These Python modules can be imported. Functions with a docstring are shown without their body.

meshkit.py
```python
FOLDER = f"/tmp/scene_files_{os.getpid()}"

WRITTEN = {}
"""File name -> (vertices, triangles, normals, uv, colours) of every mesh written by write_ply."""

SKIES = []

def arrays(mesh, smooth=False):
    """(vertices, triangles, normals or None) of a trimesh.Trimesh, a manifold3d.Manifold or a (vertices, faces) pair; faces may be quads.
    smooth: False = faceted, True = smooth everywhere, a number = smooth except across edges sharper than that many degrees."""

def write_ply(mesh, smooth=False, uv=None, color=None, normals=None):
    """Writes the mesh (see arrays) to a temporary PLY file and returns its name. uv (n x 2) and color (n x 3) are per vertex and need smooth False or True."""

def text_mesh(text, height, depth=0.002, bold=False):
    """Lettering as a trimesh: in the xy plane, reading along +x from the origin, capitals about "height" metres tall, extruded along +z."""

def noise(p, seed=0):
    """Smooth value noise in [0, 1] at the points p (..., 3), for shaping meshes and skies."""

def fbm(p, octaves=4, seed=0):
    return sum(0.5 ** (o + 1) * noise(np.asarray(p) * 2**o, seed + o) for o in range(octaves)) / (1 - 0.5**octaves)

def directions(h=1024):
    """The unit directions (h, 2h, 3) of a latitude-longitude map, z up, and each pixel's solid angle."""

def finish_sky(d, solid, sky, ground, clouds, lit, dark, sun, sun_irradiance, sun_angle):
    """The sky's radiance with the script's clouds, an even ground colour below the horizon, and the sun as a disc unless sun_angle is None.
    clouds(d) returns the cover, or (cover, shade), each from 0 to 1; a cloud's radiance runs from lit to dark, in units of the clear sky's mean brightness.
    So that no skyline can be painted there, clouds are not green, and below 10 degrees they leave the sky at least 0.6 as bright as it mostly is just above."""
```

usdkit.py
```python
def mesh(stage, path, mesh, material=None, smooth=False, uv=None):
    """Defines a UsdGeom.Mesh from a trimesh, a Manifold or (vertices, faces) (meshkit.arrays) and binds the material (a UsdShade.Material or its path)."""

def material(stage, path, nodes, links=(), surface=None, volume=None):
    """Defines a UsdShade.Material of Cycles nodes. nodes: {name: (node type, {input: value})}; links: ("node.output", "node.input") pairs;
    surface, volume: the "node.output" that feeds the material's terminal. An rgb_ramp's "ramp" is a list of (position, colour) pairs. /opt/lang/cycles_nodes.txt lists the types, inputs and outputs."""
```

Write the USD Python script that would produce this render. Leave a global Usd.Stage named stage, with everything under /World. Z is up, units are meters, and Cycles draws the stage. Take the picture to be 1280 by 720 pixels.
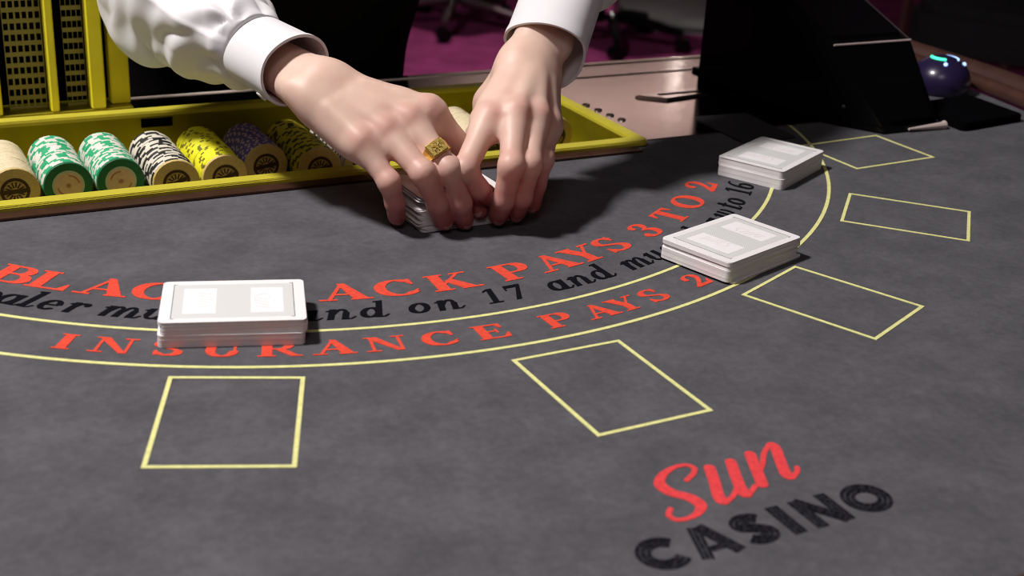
import math, random
import numpy as np, trimesh, usdkit, meshkit
from shapely import affinity
from shapely.geometry import Polygon, LineString, Point, MultiPoint, box as sbox
from shapely.ops import unary_union
from pxr import Usd, UsdGeom, UsdLux, UsdShade, Gf, Sdf, Vt

stage = Usd.Stage.CreateInMemory()
UsdGeom.SetStageUpAxis(stage, 'Z'); UsdGeom.SetStageMetersPerUnit(stage, 1.0)
UsdGeom.Xform.Define(stage, '/World')
HT = 0.80          # height of the table top; all coordinates below are relative to the table top, x along the chip tray, y away from the players
rng = np.random.default_rng(7); random.seed(7)
PI = math.pi

# ------------------------------------------------------------------ camera
cam = UsdGeom.Camera.Define(stage, '/World/camera')
R_, U_, F_ = np.array([.88530, -.46180, .05510]), np.array([.13713, .37240, .91790]), np.array([.44440, .80500, -.39290])
F_ /= np.linalg.norm(F_); R_ = np.cross(F_, U_); R_ /= np.linalg.norm(R_); U_ = np.cross(R_, F_)
CP = np.array([-.3748, -1.1532, .3542 + HT])
m = Gf.Matrix4d(*R_, 0, *U_, 0, *(-F_), 0, *CP, 1)
cam.AddTransformOp().Set(m)
cam.CreateHorizontalApertureAttr(36.0); cam.CreateVerticalApertureAttr(20.25)
cam.CreateFocalLengthAttr(1634.53 / 1280 * 36)
cam.CreateClippingRangeAttr(Gf.Vec2f(.02, 60))
cam.CreateFStopAttr(9.0); cam.CreateFocusDistanceAttr(.98)
EXPOSURE = 0.0
cam.CreateExposureAttr(EXPOSURE)

# ------------------------------------------------------------------ light
def light(kind, name, pos, target, size, color, power):
    L = (UsdLux.DiskLight if kind == 'disk' else UsdLux.RectLight).Define(stage, '/World/' + name)
    p, t = np.array(pos, float) + [0, 0, HT], np.array(target, float) + [0, 0, HT]
    z = (p - t) / np.linalg.norm(p - t); x = np.cross([0, 1, 0.01], z); x /= np.linalg.norm(x); y = np.cross(z, x)
    L.AddTransformOp().Set(Gf.Matrix4d(*x, 0, *y, 0, *z, 0, *p, 1))
    if kind == 'disk': L.CreateRadiusAttr(size); area = PI * size * size
    else: L.CreateWidthAttr(size[0]); L.CreateHeightAttr(size[1]); area = size[0] * size[1]
    L.CreateColorAttr(Gf.Vec3f(*color)); L.CreateIntensityAttr(power / area)
    return L
light('disk', 'key_light', (-1.23, -.02, 2.30), (.02, -.40, 0), .16, (1.0, .95, .93), 31.0)
light('rect', 'front_light', (-.9, -1.9, 2.0), (.05, -.3, 0), (1.0, .8), (1.0, .93, .95), 2.7)
light('disk', 'carpet_light', (1.55, 2.95, 2.30), (1.56, 2.96, -.8), .09, (1.0, .88, .88), 20.0)
light('rect', 'added_wall_wash', (5.0, 6.98, 2.52), (5.0, 7.2, 2.25), (2.6, .12), (1.0, .86, .80), 9.0)  # unseen wash added to brighten the wall mirrored in the metal plate
dome = UsdLux.DomeLight.Define(stage, '/World/ambient'); dome.CreateColorAttr(Gf.Vec3f(1.0, .9, 1.0)); dome.CreateIntensityAttr(.012)

# ------------------------------------------------------------------ helpers: objects
used = {}
def numbered(parent, name):
    k = (parent, name); n = used.get(k, 0); used[k] = n + 1
    return f'{parent}/{name}' if n == 0 else f'{parent}/{name}_{n:03d}'
def setd(prim, **kw):
    for k, v in kw.items():
        if v: prim.SetCustomDataByKey(k, v)
def cat(*ms):
    ms = [m for m in ms if m is not None]
    return trimesh.util.concatenate([trimesh.Trimesh(*meshkit.arrays(m)[:2], process=False) for m in ms])
class Node:
    def __init__(s, prim, loc): s.prim, s.loc, s.path = prim, np.array(loc, float), str(prim.GetPath())
def thing(name, label, category, loc=(0, 0, 0), group=None, kind=None, rot=None):
    x = UsdGeom.Xform.Define(stage, numbered('/World', name))
    x.AddTranslateOp().Set(Gf.Vec3d(loc[0], loc[1], loc[2] + HT))
    if rot: x.AddRotateXYZOp().Set(Gf.Vec3f(*rot))
    setd(x.GetPrim(), label=label, category=category, group=group, kind=kind)
    return Node(x.GetPrim(), loc)
def part(parent, name, mesh, mat, smooth=30, label=None, kind=None, local=False, tint=None):
    v, f, _ = meshkit.arrays(mesh)
    if not local: v = v - parent.loc
    me = usdkit.mesh(stage, numbered(parent.path, name), trimesh.Trimesh(v, f, process=False), mat, smooth=smooth)
    if tint is not None:
        UsdGeom.PrimvarsAPI(me).CreatePrimvar('tint', Sdf.ValueTypeNames.FloatArray, 'vertex').Set(Vt.FloatArray.FromNumpy(np.asarray(tint, np.float32)))
    setd(me.GetPrim(), label=label, kind=kind)
    return Node(me.GetPrim(), (0, 0, 0) if local else parent.loc)
def single(name, mesh, mat, label, category, loc=(0, 0, 0), group=None, kind=None, smooth=30):
    v, f, _ = meshkit.arrays(mesh)
    me = usdkit.mesh(stage, numbered('/World', name), trimesh.Trimesh(v - np.array(loc, float), f, process=False), mat, smooth=smooth)
    me.AddTranslateOp().Set(Gf.Vec3d(loc[0], loc[1], loc[2] + HT))
    setd(me.GetPrim(), label=label, category=category, group=group, kind=kind)
    return Node(me.GetPrim(), loc)
def copy(root, loc, rot, label, category, group):
    x = UsdGeom.Xform.Define(stage, numbered('/World', root.prim.GetName()))
    x.GetPrim().GetReferences().AddInternalReference(root.prim.GetPath())
    UsdGeom.Xformable(x).ClearXformOpOrder()
    x.GetPrim().SetInstanceable(True)
    for op in UsdGeom.Xformable(root.prim).GetOrderedXformOps(): pass
    xf = UsdGeom.Xformable(x); xf.SetXformOpOrder([])
    t = x.GetPrim().CreateAttribute('xformOp:translate', Sdf.ValueTypeNames.Double3); t.Set(Gf.Vec3d(loc[0], loc[1], loc[2] + HT))
    r = x.GetPrim().CreateAttribute('xformOp:rotateXYZ', Sdf.ValueTypeNames.Float3); r.Set(Gf.Vec3f(*rot))
    x.GetPrim().CreateAttribute('xformOpOrder', Sdf.ValueTypeNames.TokenArray).Set(['xformOp:translate', 'xformOp:rotateXYZ'])
    setd(x.GetPrim(), label=label, category=category, group=group)
    return x

# ------------------------------------------------------------------ helpers: shapes
def extr(poly, z0, z1):
    gs = [g for g in getattr(poly, 'geoms', [poly]) if g.area > 1e-10]
    ms = [trimesh.creation.extrude_polygon(g, z1 - z0, engine='earcut') for g in gs]
    o = cat(*ms); o.apply_translation([0, 0, z0]); return o
def slab(poly, z0, z1, bev=.001):
    """extruded outline with a small chamfer along its top edge"""
    return cat(extr(poly, z0, z1 - bev), extr(poly.buffer(-bev * .5, join_style=2), z1 - bev, z1 - bev * .45), extr(poly.buffer(-bev, join_style=2), z1 - bev * .45, z1))
def box(x0, y0, z0, x1, y1, z1, bev=0):
    if bev <= 0:
        b = trimesh.creation.box([x1 - x0, y1 - y0, z1 - z0]); b.apply_translation([(x0 + x1) / 2, (y0 + y1) / 2, (z0 + z1) / 2]); return b
    c = []
    for ix, (x, sx) in enumerate(((x0, 1), (x1, -1))):
        for y, sy in ((y0, 1), (y1, -1)):
            for z, sz in ((z0, 1), (z1, -1)):
                c += [(x + sx * bev, y + sy * bev, z), (x + sx * bev, y, z + sz * bev), (x, y + sy * bev, z + sz * bev)]
    return trimesh.Trimesh(c).convex_hull
def place(mesh, x=0, y=0, z=0, rz=0):
    mesh = mesh.copy(); mesh.apply_transform(trimesh.transformations.rotation_matrix(rz, [0, 0, 1])); mesh.apply_translation([x, y, z]); return mesh
def rbox(w, d, r, n=4):
    return sbox(-w / 2 + r, -d / 2 + r, w / 2 - r, d / 2 - r).buffer(r, quad_segs=n)
def lathe(profile, n=32, axis='z'):
    m_ = trimesh.creation.revolve(np.array(profile, float), sections=n)
    if axis == 'y': m_.apply_transform(trimesh.transformations.rotation_matrix(PI / 2, [1, 0, 0]))
    return m_
def spline(P, n):
    P = np.array(P, float); Q = np.vstack([2 * P[0] - P[1], P, 2 * P[-1] - P[-2]]); out = []
    for i in range(len(P) - 1):
        a, b, c, d = Q[i:i + 4]
        for t in np.linspace(0, 1, n, endpoint=False):
            out.append(.5 * ((2 * b) + (c - a) * t + (2 * a - 5 * b + 4 * c - d) * t * t + (3 * b - a - 3 * c + d) * t ** 3))
    return np.vstack([out, P[-1]])
def tube(path, rad, n=20, caps=True, up=(0, 0, 1)):
    """swept tube; rad(i, theta array) or number gives the radius; theta = 0 points 'up'"""
    path = np.array(path, float); T = np.gradient(path, axis=0); T /= np.linalg.norm(T, axis=1)[:, None]
    th = np.linspace(0, 2 * PI, n, endpoint=False); V = []
    for i, (p, t) in enumerate(zip(path, T)):
        u = np.array(up, float) - np.dot(up, t) * t; u /= np.linalg.norm(u); w = np.cross(t, u)
        r = rad(i, th) if callable(rad) else np.full(n, rad)
        V.append(p + (np.cos(th) * r)[:, None] * u + (np.sin(th) * r)[:, None] * w)
    V = np.vstack(V); F = []
    for i in range(len(path) - 1):
        for k in range(n):
            a, b, c, d = i * n + k, i * n + (k + 1) % n, (i + 1) * n + (k + 1) % n, (i + 1) * n + k
            F += [(a, b, c), (a, c, d)]
    if caps:
        V = np.vstack([V, path[0], path[-1]]); c0, c1 = len(V) - 2, len(V) - 1; o = (len(path) - 1) * n
        for k in range(n): F += [(c0, (k + 1) % n, k), (c1, o + k, o + (k + 1) % n)]
    return trimesh.Trimesh(V, F, process=False)

# ------------------------------------------------------------------ helpers: materials
def mat(name, base, rough=.5, metal=0, noise=None, bump=None, spec=.5, sub=0, coat=0, sheen=0, emit=None, trans=0, extra=None):
    """principled material; noise=(scale, amount, detail) varies the tone; bump=(scale, strength, distance)"""
    n = {'p': ('principled_bsdf', dict(base_color=base, roughness=rough, metallic=metal, specular_ior_level=spec, coat_weight=coat, sheen_weight=sheen, transmission_weight=trans))}
    l = []
    if sub: n['p'][1].update(subsurface_weight=sub, subsurface_radius=(1, .35, .2), subsurface_scale=.006, subsurface_method='random_walk')
    if emit: n['p'][1].update(emission_color=emit[0], emission_strength=emit[1])
    n['tc'] = ('texture_coordinate', {})
    if noise:
        b = np.array(base)
        n['nz'] = ('noise_texture', dict(scale=noise[0], detail=noise[2] if len(noise) > 2 else 4, roughness=.6))
        n['rp'] = ('rgb_ramp', {'ramp': [(.3, tuple(b * (1 - noise[1]))), (.7, tuple(np.minimum(1, b * (1 + noise[1]))))]})
        l += [('tc.object', 'nz.vector'), ('nz.fac', 'rp.fac'), ('rp.color', 'p.base_color')]
    if bump:
        n['bz'] = ('noise_texture', dict(scale=bump[0], detail=3)); n['bp'] = ('bump', dict(strength=bump[1], distance=bump[2]))
        l += [('tc.object', 'bz.vector'), ('bz.fac', 'bp.height'), ('bp.normal', 'p.normal')]
    if extra:
        n.update(extra[0]); l += extra[1]
    return usdkit.material(stage, '/World/Looks/' + name, n, l, surface='p.BSDF')

M = {}
# suede felt: two octaves of mottling (brushed nap)
M['felt'] = mat('felt', (.085, .080, .092), .95, spec=.15, sheen=.05, bump=(900, .35, .0006), extra=(
    {'n1': ('noise_texture', dict(scale=22, detail=5, roughness=.65)), 'n2': ('noise_texture', dict(scale=160, detail=3, roughness=.7)),
     'mx': ('mix_float', dict(fac=.4)), 'r': ('rgb_ramp', {'ramp': [(.28, (.050, .049, .055)), (.5, (.078, .076, .085)), (.74, (.114, .112, .124))]})},
    [('tc.object', 'n1.vector'), ('tc.object', 'n2.vector'), ('n1.fac', 'mx.a'), ('n2.fac', 'mx.b'), ('mx.result', 'r.fac'), ('r.color', 'p.base_color')]))
M['print_red'] = mat('print_red', (.64, .068, .040), .95, noise=(300, .15), spec=.03)
M['print_script'] = mat('print_script', (.64, .055, .060), .95, noise=(300, .15), spec=.03)
M['print_black'] = mat('print_black', (.006, .006, .008), .98, spec=.02)
M['print_yellow'] = mat('print_yellow', (.66, .65, .27), .9, noise=(250, .12), spec=.1)
M['print_stipple'] = mat('print_stipple', (.012, .010, .014), .98, spec=.02, extra=(
    {'v': ('voronoi_texture', dict(scale=650)), 'r': ('rgb_ramp', {'ramp': [(.40, (.006, .005, .008)), (.70, (.026, .024, .030))]})},
    [('tc.object', 'v.vector'), ('v.distance', 'r.fac'), ('r.color', 'p.base_color')]))
M['copper'] = mat('copper', (.56, .495, .455), .12, metal=1, noise=(30, .06), extra=(
    {'mp': ('mapping', dict(scale=(3, 220, 3))), 'bn': ('noise_texture', dict(scale=6, detail=3)), 'bb': ('bump', dict(strength=.02, distance=.0004))},
    [('tc.object', 'mp.vector'), ('mp.vector', 'bn.vector'), ('bn.fac', 'bb.height'), ('bb.normal', 'p.normal')]))
M['satin'] = mat('satin', (.74, .64, .58), .45, metal=0)  # pale non-metal tone painted as the highlight on the plate edges
M['chrome'] = mat('chrome', (.90, .84, .80), .16, metal=1)
M['dull_metal'] = mat('dull_metal', (.16, .12, .13), .4, metal=1)
M['brown_trim'] = mat('brown_trim', (.040, .016, .011), .34, noise=(40, .25), spec=.4)
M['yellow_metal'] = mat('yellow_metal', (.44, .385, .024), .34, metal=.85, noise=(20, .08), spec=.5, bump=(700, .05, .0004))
M['yellow_bright'] = mat('yellow_bright', (.88, .78, .025), .40, noise=(14, .06), spec=.5)
M['yellow_rim'] = mat('yellow_rim', (.50, .44, .040), .36, noise=(20, .06))
M['yellow_mesh'] = mat('yellow_mesh', (.30, .26, .06), .5, spec=.4)
M['black_plastic'] = mat('black_plastic', (.0025, .0025, .003), .16, spec=.18)
M['black_matte'] = mat('black_matte', (.0025, .0025, .003), .85, spec=0, bump=(500, .2, .0004))
M['dark_grey'] = mat('dark_grey', (.035, .038, .038), .6)
M['clear_edge'] = mat('clear_edge', (.55, .45, .42), .2, spec=.6)
M['card_white'] = mat('card_white', (.80, .78, .78), .38, noise=(120, .02))
M['card_edge'] = mat('card_edge', (.72, .69, .68), .6, extra=(
    {'mp': ('mapping', dict(scale=(8, 8, 1800))), 'n1': ('noise_texture', dict(scale=1, detail=2)), 'r': ('rgb_ramp', {'ramp': [(.30, (.60, .57, .57)), (.6, (.78, .75, .75))]})},
    [('tc.object', 'mp.vector'), ('mp.vector', 'n1.vector'), ('n1.fac', 'r.fac'), ('r.color', 'p.base_color')]))
M['card_grey'] = mat('card_grey', (.55, .56, .56), .42, extra=(
    {'ch': ('checker_texture', dict(scale=900, color1=(.57, .58, .57), color2=(.69, .69, .68)))}, [('tc.object', 'ch.vector'), ('ch.color', 'p.base_color')]))
M['card_line'] = mat('card_line', (.16, .17, .18), .5)
M['card_window'] = mat('card_window', (.84, .82, .83), .38)
M['card_faint'] = mat('card_faint', (.78, .72, .72), .45)
M['shirt'] = mat('shirt', (.68, .665, .68), .85, spec=.2, sheen=.1, bump=(1500, .12, .0003))
M['shirt_button'] = mat('shirt_button', (.75, .73, .72), .3)
M['vest'] = mat('vest', (.0035, .0035, .004), .9, spec=.1, bump=(700, .3, .0005))
M['trousers'] = mat('trousers', (.003, .003, .0035), .9, spec=.1)
M['gold'] = mat('gold', (.86, .60, .16), .26, metal=1, noise=(300, .25), bump=(600, .3, .0006))
M['nail'] = mat('nail', (.44, .19, .165), .45, sub=.2)
M['hair'] = mat('hair', (.02, .012, .008), .5)
M['shoe_leather'] = mat('shoe_leather', (.006, .006, .006), .3)
M['lip'] = mat('lip', (.5, .2, .18), .5); M['eye_white'] = mat('eye_white', (.8, .8, .78), .2); M['iris'] = mat('iris', (.05, .03, .02), .2)
M['skin'] = mat('skin', (.66, .45, .38), .48, sub=.18, spec=.4, bump=(420, .10, .0006), extra=(
    {'at': ('attribute', dict(attribute='tint')), 'nz': ('noise_texture', dict(scale=70, detail=4)), 'mm': ('math', dict(math_type='multiply_add', value2=.35, value3=-.17)),
     'ad': ('math', dict(math_type='add', use_clamp=True)), 'r': ('rgb_ramp', {'ramp': [(0, (.67, .465, .375)), (.5, (.55, .27, .23)), (1, (.33, .075, .072))]})},  # dark red end of the ramp holds the shade on the fingertips
    [('tc.object', 'nz.vector'), ('nz.fac', 'mm.value1'), ('at.fac', 'ad.value1'), ('mm.value', 'ad.value2'), ('ad.value', 'r.fac'), ('r.color', 'p.base_color')]))
M['carpet'] = mat('carpet', (.20, .032, .105), .98, noise=(9, .25), spec=.05, bump=(350, .5, .004))
M['tile_grey'] = mat('tile_grey', (.26, .28, .27), .35, noise=(3, .3))
M['wall_paint'] = mat('wall_paint', (.22, .17, .165), .8, noise=(2, .15))
M['ceiling_paint'] = mat('ceiling_paint', (.18, .15, .15), .9, noise=(2, .1))
M['leather_brown'] = mat('leather_brown', (.055, .024, .018), .45, noise=(40, .2), bump=(260, .2, .0006))
M['wood_dark'] = mat('wood_dark', (.058, .025, .018), .35, noise=(30, .3), coat=.3)
M['chair_black'] = mat('chair_black', (.004, .0035, .0045), .8, spec=.15, noise=(30, .2))
M['lilac'] = mat('lilac', (.16, .14, .20), .7, noise=(20, .1))
M['gadget'] = mat('gadget', (.018, .012, .045), .30, spec=.4, coat=.2)
M['led_green'] = mat('led_green', (.05, .5, .3), .4, emit=((.05, 1.0, .45), 2.2))
M['led_blue'] = mat('led_blue', (.2, .3, .6), .4, emit=((.35, .55, 1.0), 2.2))
M['lamp_glow'] = mat('lamp_glow', (1, 1, 1), .5, emit=((1, .9, .85), 40))
def chip_mat(name, a, b, seg, duty, rim_only=False):
    """casino chip clay: blocks of a second colour around the edge, by the angle about the chip's own axis (y)"""
    return mat(name, a, .5, extra=({
        'sx': ('separate_xyz', {}), 'at2': ('math', dict(math_type='arctan2')), 'mu': ('math', dict(math_type='multiply_add', value2=seg / (2 * PI), value3=10.0)),
        'fr': ('math', dict(math_type='fraction')), 'gt': ('math', dict(math_type='less_than', value2=duty)), 'mx': ('mix', dict(color1=a, color2=b)),
        'nz': ('noise_texture', dict(scale=500, detail=2)), 'hs': ('hsv', {}), 'mr': ('map_range', dict(from_min=.3, from_max=.7, to_min=.92, to_max=1.08))},
        [('tc.object', 'sx.vector'), ('sx.x', 'at2.value1'), ('sx.z', 'at2.value2'), ('at2.value', 'mu.value1'), ('mu.value', 'fr.value1'), ('fr.value', 'gt.value1'),
         ('gt.value', 'mx.fac'), ('mx.color', 'hs.color'), ('tc.object', 'nz.vector'), ('nz.fac', 'mr.value'), ('mr.result', 'hs.value'), ('hs.color', 'p.base_color')]))
M['chip_cream'] = chip_mat('chip_cream', (.66, .56, .36), (.70, .60, .40), 3, .3)
M['chip_tan'] = chip_mat('chip_tan', (.58, .43, .17), (.60, .45, .18), 3, .3)
M['chip_green'] = chip_mat('chip_green', (.02, .36, .16), (.70, .66, .60), 7, .52)
M['chip_greenface'] = mat('chip_greenface', (.006, .13, .055), .45, noise=(200, .12))
M['chip_black'] = chip_mat('chip_black', (.012, .012, .012), (.66, .62, .52), 5, .52)
M['chip_yellow'] = chip_mat('chip_yellow', (.76, .72, .02), (.16, .15, .012), 7, .20)
M['chip_purple'] = chip_mat('chip_purple', (.10, .08, .36), (.55, .42, .50), 15, .30)
M['chip_olive'] = chip_mat('chip_olive', (.56, .50, .03), (.045, .035, .012), 7, .34)
M['chip_peach'] = mat('chip_peach', (.62, .44, .28), .5, noise=(300, .1))
M['chip_paleg'] = mat('chip_paleg', (.42, .50, .36), .5)
M['chip_brown'] = mat('chip_brown', (.36, .18, .09), .5)
M['chip_dark'] = mat('chip_dark', (.045, .020, .014), .5)
M['chip_gold'] = mat('chip_gold', (.42, .29, .12), .45, noise=(700, .5))

# ------------------------------------------------------------------ the room
def struct(name, mesh, mt):
    me = usdkit.mesh(stage, numbered('/World', name), mesh, mt, smooth=30)
    me.AddTranslateOp().Set(Gf.Vec3d(0, 0, HT)); setd(me.GetPrim(), kind='structure'); return Node(me.GetPrim(), (0, 0, 0))
X0, X1, Y0, Y1, ZF, ZC = -3.6, 7.4, -3.4, 7.2, -HT, 2.55
struct('floor', box(X0, Y0, ZF - .1, X1, Y1, ZF), M['carpet'])
struct('ceiling', box(X0, Y0, ZC, X1, Y1, ZC + .1), M['ceiling_paint'])
struct('wall_back', box(X0, Y1, ZF, X1, Y1 + .1, ZC), M['wall_paint'])
struct('wall_front', box(X0, Y0 - .1, ZF, X1, Y0, ZC), M['wall_paint'])
struct('wall_left', box(X0 - .1, Y0, ZF, X0, Y1, ZC), M['wall_paint'])
struct('wall_right', box(X1, Y0, ZF, X1 + .1, Y1, ZC), M['wall_paint'])
for nm, a in (('baseboard_back', (X0, Y1 - .015, ZF, X1, Y1, ZF + .1)), ('baseboard_right', (X1 - .015, Y0, ZF, X1, Y1 - .015, ZF + .1))):
    struct(nm, box(*a, bev=.003), M['wood_dark'])

# ------------------------------------------------------------------ lettering: strokes of a broad nib, drawn in shapely
def arc(cx, cy, rx, ry, a0, a1, n=18):
    t = np.radians(np.linspace(a0, a1, n)); return [(cx + rx * math.cos(a), cy + ry * math.sin(a)) for a in t]
def nib(pts, w, h, ang=0):
    """polyline drawn with an elliptical nib w wide and h high"""
    e = affinity.rotate(affinity.scale(Point(0, 0).buffer(.5, quad_segs=4), w, h), ang, origin=(0, 0)); c = np.array(e.exterior.coords)
    out = []
    for p, q in zip(pts[:-1], pts[1:]):
        out.append(MultiPoint(np.vstack([c + p, c + q])).convex_hull)
    return unary_union(out)
def seg(a, b, w):
    return LineString([a, b]).buffer(w / 2, cap_style=2)
def poly(*p): return Polygon(p)
def serif(x, y, w, t=.075): return sbox(x - w / 2, y if y < .5 else y - t, x + w / 2, y + t if y < .5 else y)
T, t_ = .27, .085
def clipy(g): return g.intersection(sbox(-3, 0, 5, 1))
def stem(x, T=T, sw=.46): return unary_union([sbox(x - T / 2, 0, x + T / 2, 1), serif(x, 0, sw), serif(x, 1, sw)])
def cap(ch):
    U = unary_union
    if ch == 'I': return stem(.25), .5
    if ch == '1': return U([sbox(.2, 0, .44, 1), serif(.32, 0, .5), poly((.2, 1), (.44, 1), (.2, .82), (.04, .72), (.04, .80))]), .62
    if ch == 'L': return U([stem(.25), sbox(.25, 0, .92, t_), poly((.92, 0), (.92, .36), (.86, .36), (.72, .07), (.72, 0))]), .98
    if ch == 'E': return U([stem(.25), sbox(.25, 0, .92, t_), sbox(.25, 1 - t_, .88, 1), poly((.92, 0), (.95, .32), (.89, .32), (.72, .07), (.72, 0)), poly((.88, 1), (.88, .70), (.82, .70), (.70, .93), (.70, 1)), sbox(.3, .47, .66, .55), sbox(.62, .36, .68, .66)]), 1.0
    if ch == 'T': return U([sbox(.5 - T / 2, 0, .5 + T / 2, 1), serif(.5, 0, .5), sbox(.06, 1 - t_, .94, 1), poly((.06, 1), (.03, .68), (.09, .68), (.24, .93), (.24, 1)), poly((.94, 1), (.97, .68), (.91, .68), (.76, .93), (.76, 1))]), 1.0
    if ch == 'B': return clipy(U([stem(.25), nib([(.25, .96)] + arc(.58, .745, .20, .215, 90, -90) + [(.25, .53)], .25, t_), nib([(.25, .53)] + arc(.62, .285, .24, .245, 90, -90) + [(.25, .04)], .27, t_)])), 1.02
    if ch == 'P': return clipy(U([stem(.25), nib([(.25, .96)] + arc(.60, .71, .22, .25, 90, -90) + [(.25, .46)], .27, t_)])), .98
    if ch == 'R': return clipy(U([stem(.25), nib([(.25, .96)] + arc(.60, .73, .20, .23, 90, -90) + [(.25, .50)], .26, t_), poly((.44, .5), (.70, .5), (1.02, .08), (1.14, .06), (1.14, 0), (.86, 0)), ])), 1.12
    if ch == 'C': return clipy(U([nib(arc(.54, .5, .40, .46, 48, 318, 40), .26, t_), poly((.84, .98), (.90, .98), (.93, .64), (.87, .64), (.76, .84)), nib([(.83, .19), (.94, .30)], .07, .07)])), 1.04
    if ch == 'O': return clipy(nib(arc(.56, .5, .42, .46, 0, 360, 48), .27, t_)), 1.12
    if ch == 'J': return U([sbox(.36, .25, .62, 1), serif(.49, 1, .46), nib(arc(.31, .27, .18, .24, 0, -150, 18), .24, t_).intersection(sbox(-1, 0, .62, 1)), Point(.17, .22).buffer(.12)]), .80
    if ch == 'K': return U([stem(.25), seg((.36, .40), (.86, .96), .08), serif(.86, 1, .40), poly((.40, .58), (.60, .68), (1.0, .06), (.70, 0)), serif(.90, 0, .50)]), 1.14
    if ch == 'A': return U([seg((.16, 0), (.53, 1), .085), poly((.42, 1), (.60, 1), (1.02, 0), (.70, 0)), sbox(.27, .30, .78, .38), serif(.15, 0, .38), serif(.86, 0, .46)]), 1.06
    if ch == 'N': return U([seg((.20, 0), (.20, 1), .085), serif(.19, 0, .38), poly((.06, 1), (.36, 1), (.98, 0), (.80, 0)), seg((.94, 0), (.94, 1), .085), serif(.94, 1, .38), sbox(.02, 1 - .075, .3, 1)]), 1.14
    if ch == 'U': return U([sbox(.14, .32, .40, 1), serif(.27, 1, .46), nib(arc(.56, .36, .29, .32, 180, 360), .24, t_).intersection(sbox(0, 0, 1, .5)), sbox(.83, .3, .91, 1), serif(.87, 1, .36)]), 1.1
    if ch == 'Y': return U([poly((.06, 1), (.38, 1), (.62, .50), (.60, .40), (.38, .42)), seg((.90, 1), (.55, .46), .085), sbox(.39, 0, .65, .48), serif(.52, 0, .48), serif(.22, 1, .46), serif(.90, 1, .36)]), 1.04
    if ch == 'S': return clipy(U([nib(arc(.42, .735, .27, .225, 30, 200, 16) + [(.22, .60), (.40, .52), (.60, .43)] + arc(.46, .265, .27, .225, 20, -160, 18), .23, .09, -12), poly((.64, .98), (.70, .98), (.71, .68), (.65, .68), (.56, .86)), poly((.13, .02), (.19, .02), (.28, .14), (.18, .34), (.12, .34))])), .86
    if ch == '2': return clipy(U([nib(arc(.42, .70, .25, .26, 165, -25, 18) + [(.52, .42), (.30, .2), (.16, .07)], .20, .08), Point(.21, .70).buffer(.10), sbox(.12, 0, .80, .17), poly((.80, .0), (.84, .36), (.78, .36), (.66, .12))])), .88
    if ch == '3': return clipy(U([nib(arc(.40, .75, .22, .21, 160, -80, 16), .20, .08), nib(arc(.40, .28, .27, .25, 85, -165, 20), .23, .08), Point(.22, .78).buffer(.09), Point(.17, .24).buffer(.10)])), .80
    raise KeyError(ch)
SL = .22
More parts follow.
